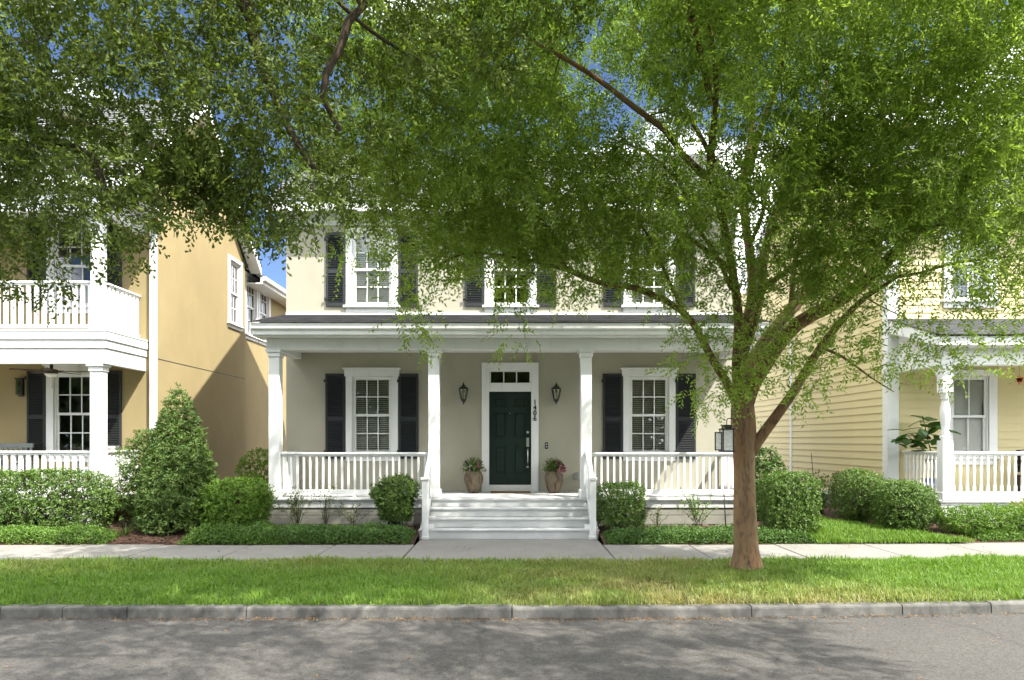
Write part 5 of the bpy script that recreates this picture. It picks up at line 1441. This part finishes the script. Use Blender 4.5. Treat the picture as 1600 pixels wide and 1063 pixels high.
def wall_lantern(c, label):
    t = thing('wall_lantern', c, label, 'wall lantern', 'black carriage lanterns beside the front door')
    mb = MB(); mb.lathe([(.001, -.24), (.02, -.225), (.012, -.20), (.045, -.17), (.06, -.13), (.05, -.125)], 8)
    mb.lathe([(.108, .085), (.112, .10), (.09, .125), (.05, .155), (.035, .16), (.035, .175), (.02, .19), (.012, .215), (.018, .225), (.001, .245)], 8)
    mb.build('frame', M['black'], t, local=True)
    g = MB(); g.lathe([(.054, -.125), (.098, .085)], 8, cap=False); g.build('lamp_glass', M['lampglass'], t, local=True)
    ba = MB()
    for i in range(8):
        a = 2 * math.pi * i / 8; ba.tube([(math.cos(a) * .055, math.sin(a) * .055, -.128), (math.cos(a) * .10, math.sin(a) * .10, .09)], .006, 4)
    ba.build('bars', M['black'], t, local=True)
    b = MB(); b.lathe([(.012, -.12), (.012, -.04), (.016, -.03), (.014, .01), (.001, .04)], 8); b.build('candle_bulb', M['white'], t, local=True)
    br = MB(); br.box(-.045, .045, .13, .145, -.14, .10); br.tube([(0, .14, -.08), (0, .11, -.19), (0, .04, -.20), (0, 0, -.19)], .011, 6); br.tube([(0, .14, .05), (0, .12, .16), (0, .03, .20)], .008, 6); br.build('bracket', M['black'], t, local=True)
wall_lantern((-1.05, YW - .147, 2.82), 'black carriage lantern on the wall left of the door')
wall_lantern((.96, YW - .147, 2.82), 'black carriage lantern on the wall right of the door')

# house number, digits one below another on the right of the door surround
hn = thing('house_number', (.50, YW - .046, 2.42), 'black house number 1406 down the white door surround', 'house number')
for i, ch in enumerate('1406'):
    cu = bpy.data.curves.new('digit', 'FONT'); cu.body = ch; cu.size = .15; cu.extrude = .006; cu.align_x = 'CENTER'; cu.offset = .0025
    tmp = bpy.data.objects.new('digit', cu); C.objects.link(tmp)
    dg = bpy.context.evaluated_depsgraph_get(); me = bpy.data.meshes.new_from_object(tmp.evaluated_get(dg)); me.name = 'digit'
    bpy.data.objects.remove(tmp); me.materials.clear(); me.materials.append(M['black'])
    link('digit', me, hn, (0, -.007,   .165 - i * .118), (R(90), 0, 0))
db = thing('doorbell', (.755, YW - .02, 1.69), 'small black doorbell with two silver dots right of the door', 'doorbell')
mb = MB(); mb.box(-.032, .032, -.002, .018, -.07, .07); mb.build('body', M['black'], db, local=True, bev=.006)
for zz in (-.03, .03):
    b = MB(); b.lathe([(.0, 0), (.016, 0), (.014, .006), (0, .006)], 10); b.v = [(a, -.002 - c_, zz + b_) for a, b_, c_ in b.v]; b.build('button', M['silver'], db, local=True)
ob = thing('outlet_box', (1.40, YW - .04, 1.01), 'grey outdoor outlet box low on the porch wall', 'outlet box')
mb = MB(); mb.box(-.045, .045, 0, .038, -.065, .065); mb.build('body', M['plasticgrey'], ob, local=True, bev=.006)
mb = MB(); mb.box(-.038, .038, -.012, -.001, -.055, .055); mb.build('cover', M['greypaint'], ob, local=True, bev=.004)
dm = MB(); dm.box(-.46, .40, 14.93, 15.33, FL + .002, FL + .018); tag(dm.build('doormat', M['mat'], bev=.005), 'brown coir doormat at the dark green door', 'doormat')

# ceiling fan, lantern, chairs on the tan porch
fan = thing('ceiling_fan', (-9.52, 14.55, 3.24), 'dark wooden ceiling fan with a white light bowl under the balcony', 'ceiling fan')
MB().lathe([(.03, .0), (.03, .30), (.07, .31)], 12).build('rod', M['fan'], fan, local=True)
MB().lathe([(.05, -.06), (.12, -.05), (.14, 0), (.10, .03), (.03, .04)], 16).build('motor', M['fan'], fan, local=True)
MB().lathe([(.001, -.14), (.07, -.125), (.12, -.085), (.13, -.06)], 16).build('light_bowl', M['fanlight'], fan, local=True)
for i in range(5):
    a = i * 2 * math.pi / 5 + .1; d = Vector((math.cos(a), math.sin(a), 0)); n_ = Vector((-d.y, d.x, .14)).normalized()
    mb = MB(); mb.obox(d * .44 + Vector((0, 0, -.01)), d, n_, d.cross(n_), .27, .062, .005); mb.obox(d * .16, d, n_, d.cross(n_), .07, .02, .006); mb.build('blade', M['fan'], fan, local=True, bev=.003)
mb = MB(); mb.tube([(.05, -.05, -.08), (.05, -.05, -.32)], .003, 4); mb.lathe([(.001, -.36), (.008, -.34), (.004, -.32)], 6, (.05, -.05, 0)); mb.build('pull_chain', M['black'], fan, local=True)

wl = thing('wall_lantern', (-10.66, YL - .09, 2.95), 'dark boxy wall lantern on the tan house by its porch window', 'wall lantern')
mb = MB(); mb.box(-.085, .085, -.01, .08, .17, .20); mb.box(-.07, .07, 0, .08, -.16, -.13); mb.box(-.06, .06, .075, .088, -.2, .2)
for x in (-.065, .055):
    for y in (0, .065): mb.box(x, x + .012, y, y + .012, -.13, .17)
mb.build('frame', M['black'], wl, local=True); g = MB(); g.box(-.055, .055, .005, .006, -.13, .17); g.build('lamp_glass', M['lampglass'], wl, local=True); b = MB(); b.lathe([(.02, -.12), (.02, .02), (.001, .04)], 8, (0, .035, 0)); b.build('candle_bulb', M['white'], wl, local=True)

def porch_chair(c, rz, label, m, w=.6, back=.55, cush=None, slats=7):
    t = thing('porch_chair', c, label, 'chair', None, rz)
    mb = MB(); mb.box(-w / 2, w / 2, -.25, .25, .40, .44); mb.build('seat', m, t, local=True, bev=.006)
    bk = MB(); bk.box(-w / 2, w / 2, .22, .26, .44 + back - .09, .44 + back); bk.box(-w / 2, w / 2, .225, .255, .50, .56)
    for i in range(slats):
        x = -w / 2 + w * (i + .5) / slats; bk.box(x - .025, x + .025, .23, .25, .56, .44 + back - .09)
    bk.build('backrest', m, t, local=True)
    for x in (-w / 2, w / 2 - .05):
        for y in (-.25, .21):
            l = MB(); l.box(x, x + .05, y, y + .05, 0, .40 if y > 0 else .64); l.build('leg', m, t, local=True)
        a = MB(); a.box(x - .02, x + .07, -.28, .24, .64, .67); a.build('armrest', m, t, local=True)
    if cush:
        c1 = MB(); c1.box(-w / 2 + .03, w / 2 - .03, -.24, .2, .44, .54); c1.build('seat_cushion', cush, t, local=True, bev=.03)
        c2 = MB(); c2.hexa([(-w / 2 + .04, .06, .52), (w / 2 - .04, .06, .52), (w / 2 - .04, .2, .52), (-w / 2 + .04, .2, .52), (-w / 2 + .04, .12, .98), (w / 2 - .04, .12, .98), (w / 2 - .04, .22, .98), (-w / 2 + .04, .22, .98)]); c2.build('back_cushion', cush, t, local=True, bev=.03)
    return t
porch_chair((-10.62, 14.85, .70), 0, 'grey slatted porch chair behind the tan house railing', M['greypaint'], .72, .60)
porch_chair((-8.75, 14.9, .70), R(-20), 'porch chair with a pale cushion right of the tan porch column', M['greypaint'], .6, .55, M['cushion'])
tb = MB(); tb.obox((-11.1, 14.35, 1.22), Vector((.92, .1, .38)).normalized(), Vector((0, 1, 0)), Vector((-.38, 0, .92)).normalized(), .26, .2, .03)
tag(tb.build('cushion', M['bluecloth'], bev=.02), 'blue cushion behind the tan porch railing at the left edge', 'cushion')
# yellow house porch
wk = porch_chair((11.0, 14.6, RF), R(12), 'dark wicker porch chair with pale cushion behind the yellow house railing', M['wicker'], .75, .52, M['cushion'], 12)
mb = MB(); mb.hexa([(-.17, -.05, 0), (.17, -.05, 0), (.17, .05, .02), (-.17, .05, .02), (-.15, 0, .12), (.15, 0, .12), (.15, .08, .13), (-.15, .08, .13)])
rc = mb.build('throw_pillow', M['redcloth'], bev=.03); rc.location = (11.02, 14.42, RF + .56); tag(rc, 'red throw pillow on the wicker chair of the yellow house', 'pillow')
# fiddle leaf fig in a blue pot: each large leaf its own piece
fig = thing('potted_fig', (8.82, 14.75, RF), 'fiddle leaf fig with big glossy leaves in a blue pot on the yellow porch', 'potted plant')
MB().lathe([(.13, 0), (.16, .05), (.185, .22), (.20, .34), (.215, .36), (.19, .36), (.17, .33)], 20).build('pot', M['blueglaze'], fig, local=True)
MB().lathe([(.0, .325), (.172, .33), (.0, .335)], 14, cap=False).build('soil', M['soil'], fig, local=True)
st = MB(); st.tube([(0, 0, .3), (.02, 0, .7), (-.09, .02, 1.15), (-.22, .0, 1.68)], [.016, .014, .011, .007], 6, cap=False)
st.tube([(0, 0, .55), (-.12, -.05, .9), (-.40, -.08, 1.1), (-.62, -.1, 1.3)], [.012, .01, .008, .005], 6, cap=False); st.tube([(0, 0, .6), (.12, -.02, .95), (.16, -.06, 1.25), (.16, -.08, 1.5)], [.012, .01, .008, .005], 6, cap=False)
st.build('stem', M['stem'], fig, local=True)
lm = MB(); nl = 6
for i in range(nl):
    def sec(s):
        w = .085 * (math.sin(math.pi * min(1, s * .96 + .02)) ** .7) * (.62 + .55 * s); return w, s * .24, -.05 * s * s + .012
    w0, y0, z0 = sec(i / nl); w1, y1, z1 = sec((i + 1) / nl)
    lm.quad((-w0, y0, z0 + .012), (0, y0, z0), (0, y1, z1), (-w1, y1, z1 + .012), True); lm.quad((0, y0, z0), (w0, y0, z0 + .012), (w1, y1, z1 + .012), (0, y1, z1), True)
lme = lm.mesh('leaf', M['lf_fig'])
tipsf = [(-.22, 0, 1.62), (-.62, -.1, 1.28), (.16, -.08, 1.48), (-.3, .02, 1.3), (-.5, -.06, 1.1), (.0, -.03, 1.2), (-.2, -.1, 1.1)]
for i in range(46):
    b = tipsf[i % 7]; a = random.uniform(0, 6.28); el = random.uniform(-.6, .7)
    o = link('leaf', lme, fig, (b[0] + random.gauss(0, .05), b[1] + random.gauss(0, .05), b[2] + random.gauss(0, .09) - (.12 if i > 12 else 0)), (el, random.uniform(-.5, .5), a))
    s = random.uniform(1.0, 1.6); o.scale = (s, s, s)
# hanging metal leaf at the right edge
ml = thing('hanging_ornament', (10.02, 13.9, 3.02), 'orange metal leaf ornament hanging under the yellow porch beam', 'ornament')
mb = MB()
for i in range(5):
    a = R(-90 + (i - 2) * 52); d = Vector((math.cos(a), 0, math.sin(a))); p = Vector((-d.z, 0, d.x)); l = .13 - abs(i - 2) * .022
    mb.hexa([p * -.02, p * .02, p * .045 + d * l * .5, p * -.045 + d * l * .5, p * -.02 + Vector((0, .008, 0)), p * .02 + Vector((0, .008, 0)), p * .045 + d * l * .5 + Vector((0, .008, 0)), p * -.045 + d * l * .5 + Vector((0, .008, 0))])
    q = [p * .045 + d * l * .5, d * l, p * -.045 + d * l * .5]; mb.tri(*q); mb.tri(*[v + Vector((0, .008, 0)) for v in reversed(q)])
mb.build('leaf_plate', M['rust'], ml, local=True); mb = MB(); mb.tube([(0, .004, 0), (0, .004, .27)], .003, 4); mb.build('hanging_wire', M['black'], ml, local=True)

# lantern hung on the elm, its glazed door standing open
lc = at(1135.5, 688, 9.66)
ln_ = thing('hanging_lantern', tuple(lc), 'dark metal lantern with textured glass and open door hanging beside the elm trunk', 'lantern')
def lantern_frame(mb, x0, x1, y0, y1, z0, z1, b=.016):
    for x in (x0, x1 - b):
        for y in (y0, y1 - b): mb.box(x, x + b, y, y + b, z0, z1)
    mb.box(x0 - .008, x1 + .008, y0 - .008, y1 + .008, z1, z1 + .02); mb.box(x0 - .008, x1 + .008, y0 - .008, y1 + .008, z0 - .022, z0)
mb = MB(); lantern_frame(mb, -.078, .078, -.078, .078, -.135, .145); mb.box(-.055, .055, -.055, .055, .166, .215); mb.build('frame', M['black'], ln_, local=True)
M['seeded'] = mat('textured_glass', (.62, .62, .58), .35, .25, 30, .8, 40, .5)
mb = MB()
for y in (-.070, .066): mb.box(-.062, .062, y, y + .004, -.135, .145)
for x in (-.070, .066): mb.box(x, x + .004, -.062, .062, -.135, .145)
mb.build('lamp_glass', M['seeded'], ln_, local=True)
dr_ = MB(); dr_.box(-.19, -.175, -.095, -.082, -.135, .115); dr_.box(-.105, -.09, -.095, -.082, -.135, .115); dr_.box(-.175, -.105, -.094, -.083, .10, .115); dr_.box(-.175, -.105, -.094, -.083, -.135, -.12)
do = dr_.build('lantern_door', M['black'], ln_, local=True); g = MB(); g.box(-.175, -.105, -.090, -.087, -.12, .10); g.build('door_glass', M['seeded'], do, local=True)
mb = MB(); mb.tube([(0, 0, .215), (0, 0, .27), (.02, .02, .30), (.08, .08, .31), (.16, .20, .30)], .006, 6); mb.build('hook', M['stake'], ln_, local=True)

# stakes and small garden hardware
def stake(p0, p1, r, label):
    mb = MB(); mb.tube([(0, 0, 0), (p1[0] - p0[0], p1[1] - p0[1], p1[2] - p0[2])], r, 6)
    o = mb.build('garden_stake', M['stake']); o.location = p0; tag(o, label, 'garden stake')
stake((-3.98, 13.1, .08), (-3.98, 13.1, .78), .011, 'thin dark stake beside the leafy pale rose bush')
stake((4.0, 13.15, .08), (3.96, 13.15, .80), .011, 'thin dark stake beside the dark rose bush left of the elm trunk')
stake((6.75, 15.6, .1), (6.63, 15.6, 1.52), .008, 'thin leaning stick against the yellow siding')
ub = thing('utility_box', (7.55, 15.9, .12), 'grey utility box with a white pipe at the yellow house foundation', 'utility box')
mb = MB(); mb.box(-.18, .16, -.12, .12, 0, .36); mb.box(-.2, .18, -.14, .14, .36, .39); mb.build('body', M['plasticgrey'], ub, local=True, bev=.01)
mb = MB(); mb.tube([(-.24, -.1, -.02), (-.24, -.1, .42), (-.1, -.1, .45)], .022, 8); mb.build('pipe', M['white'], ub, local=True)
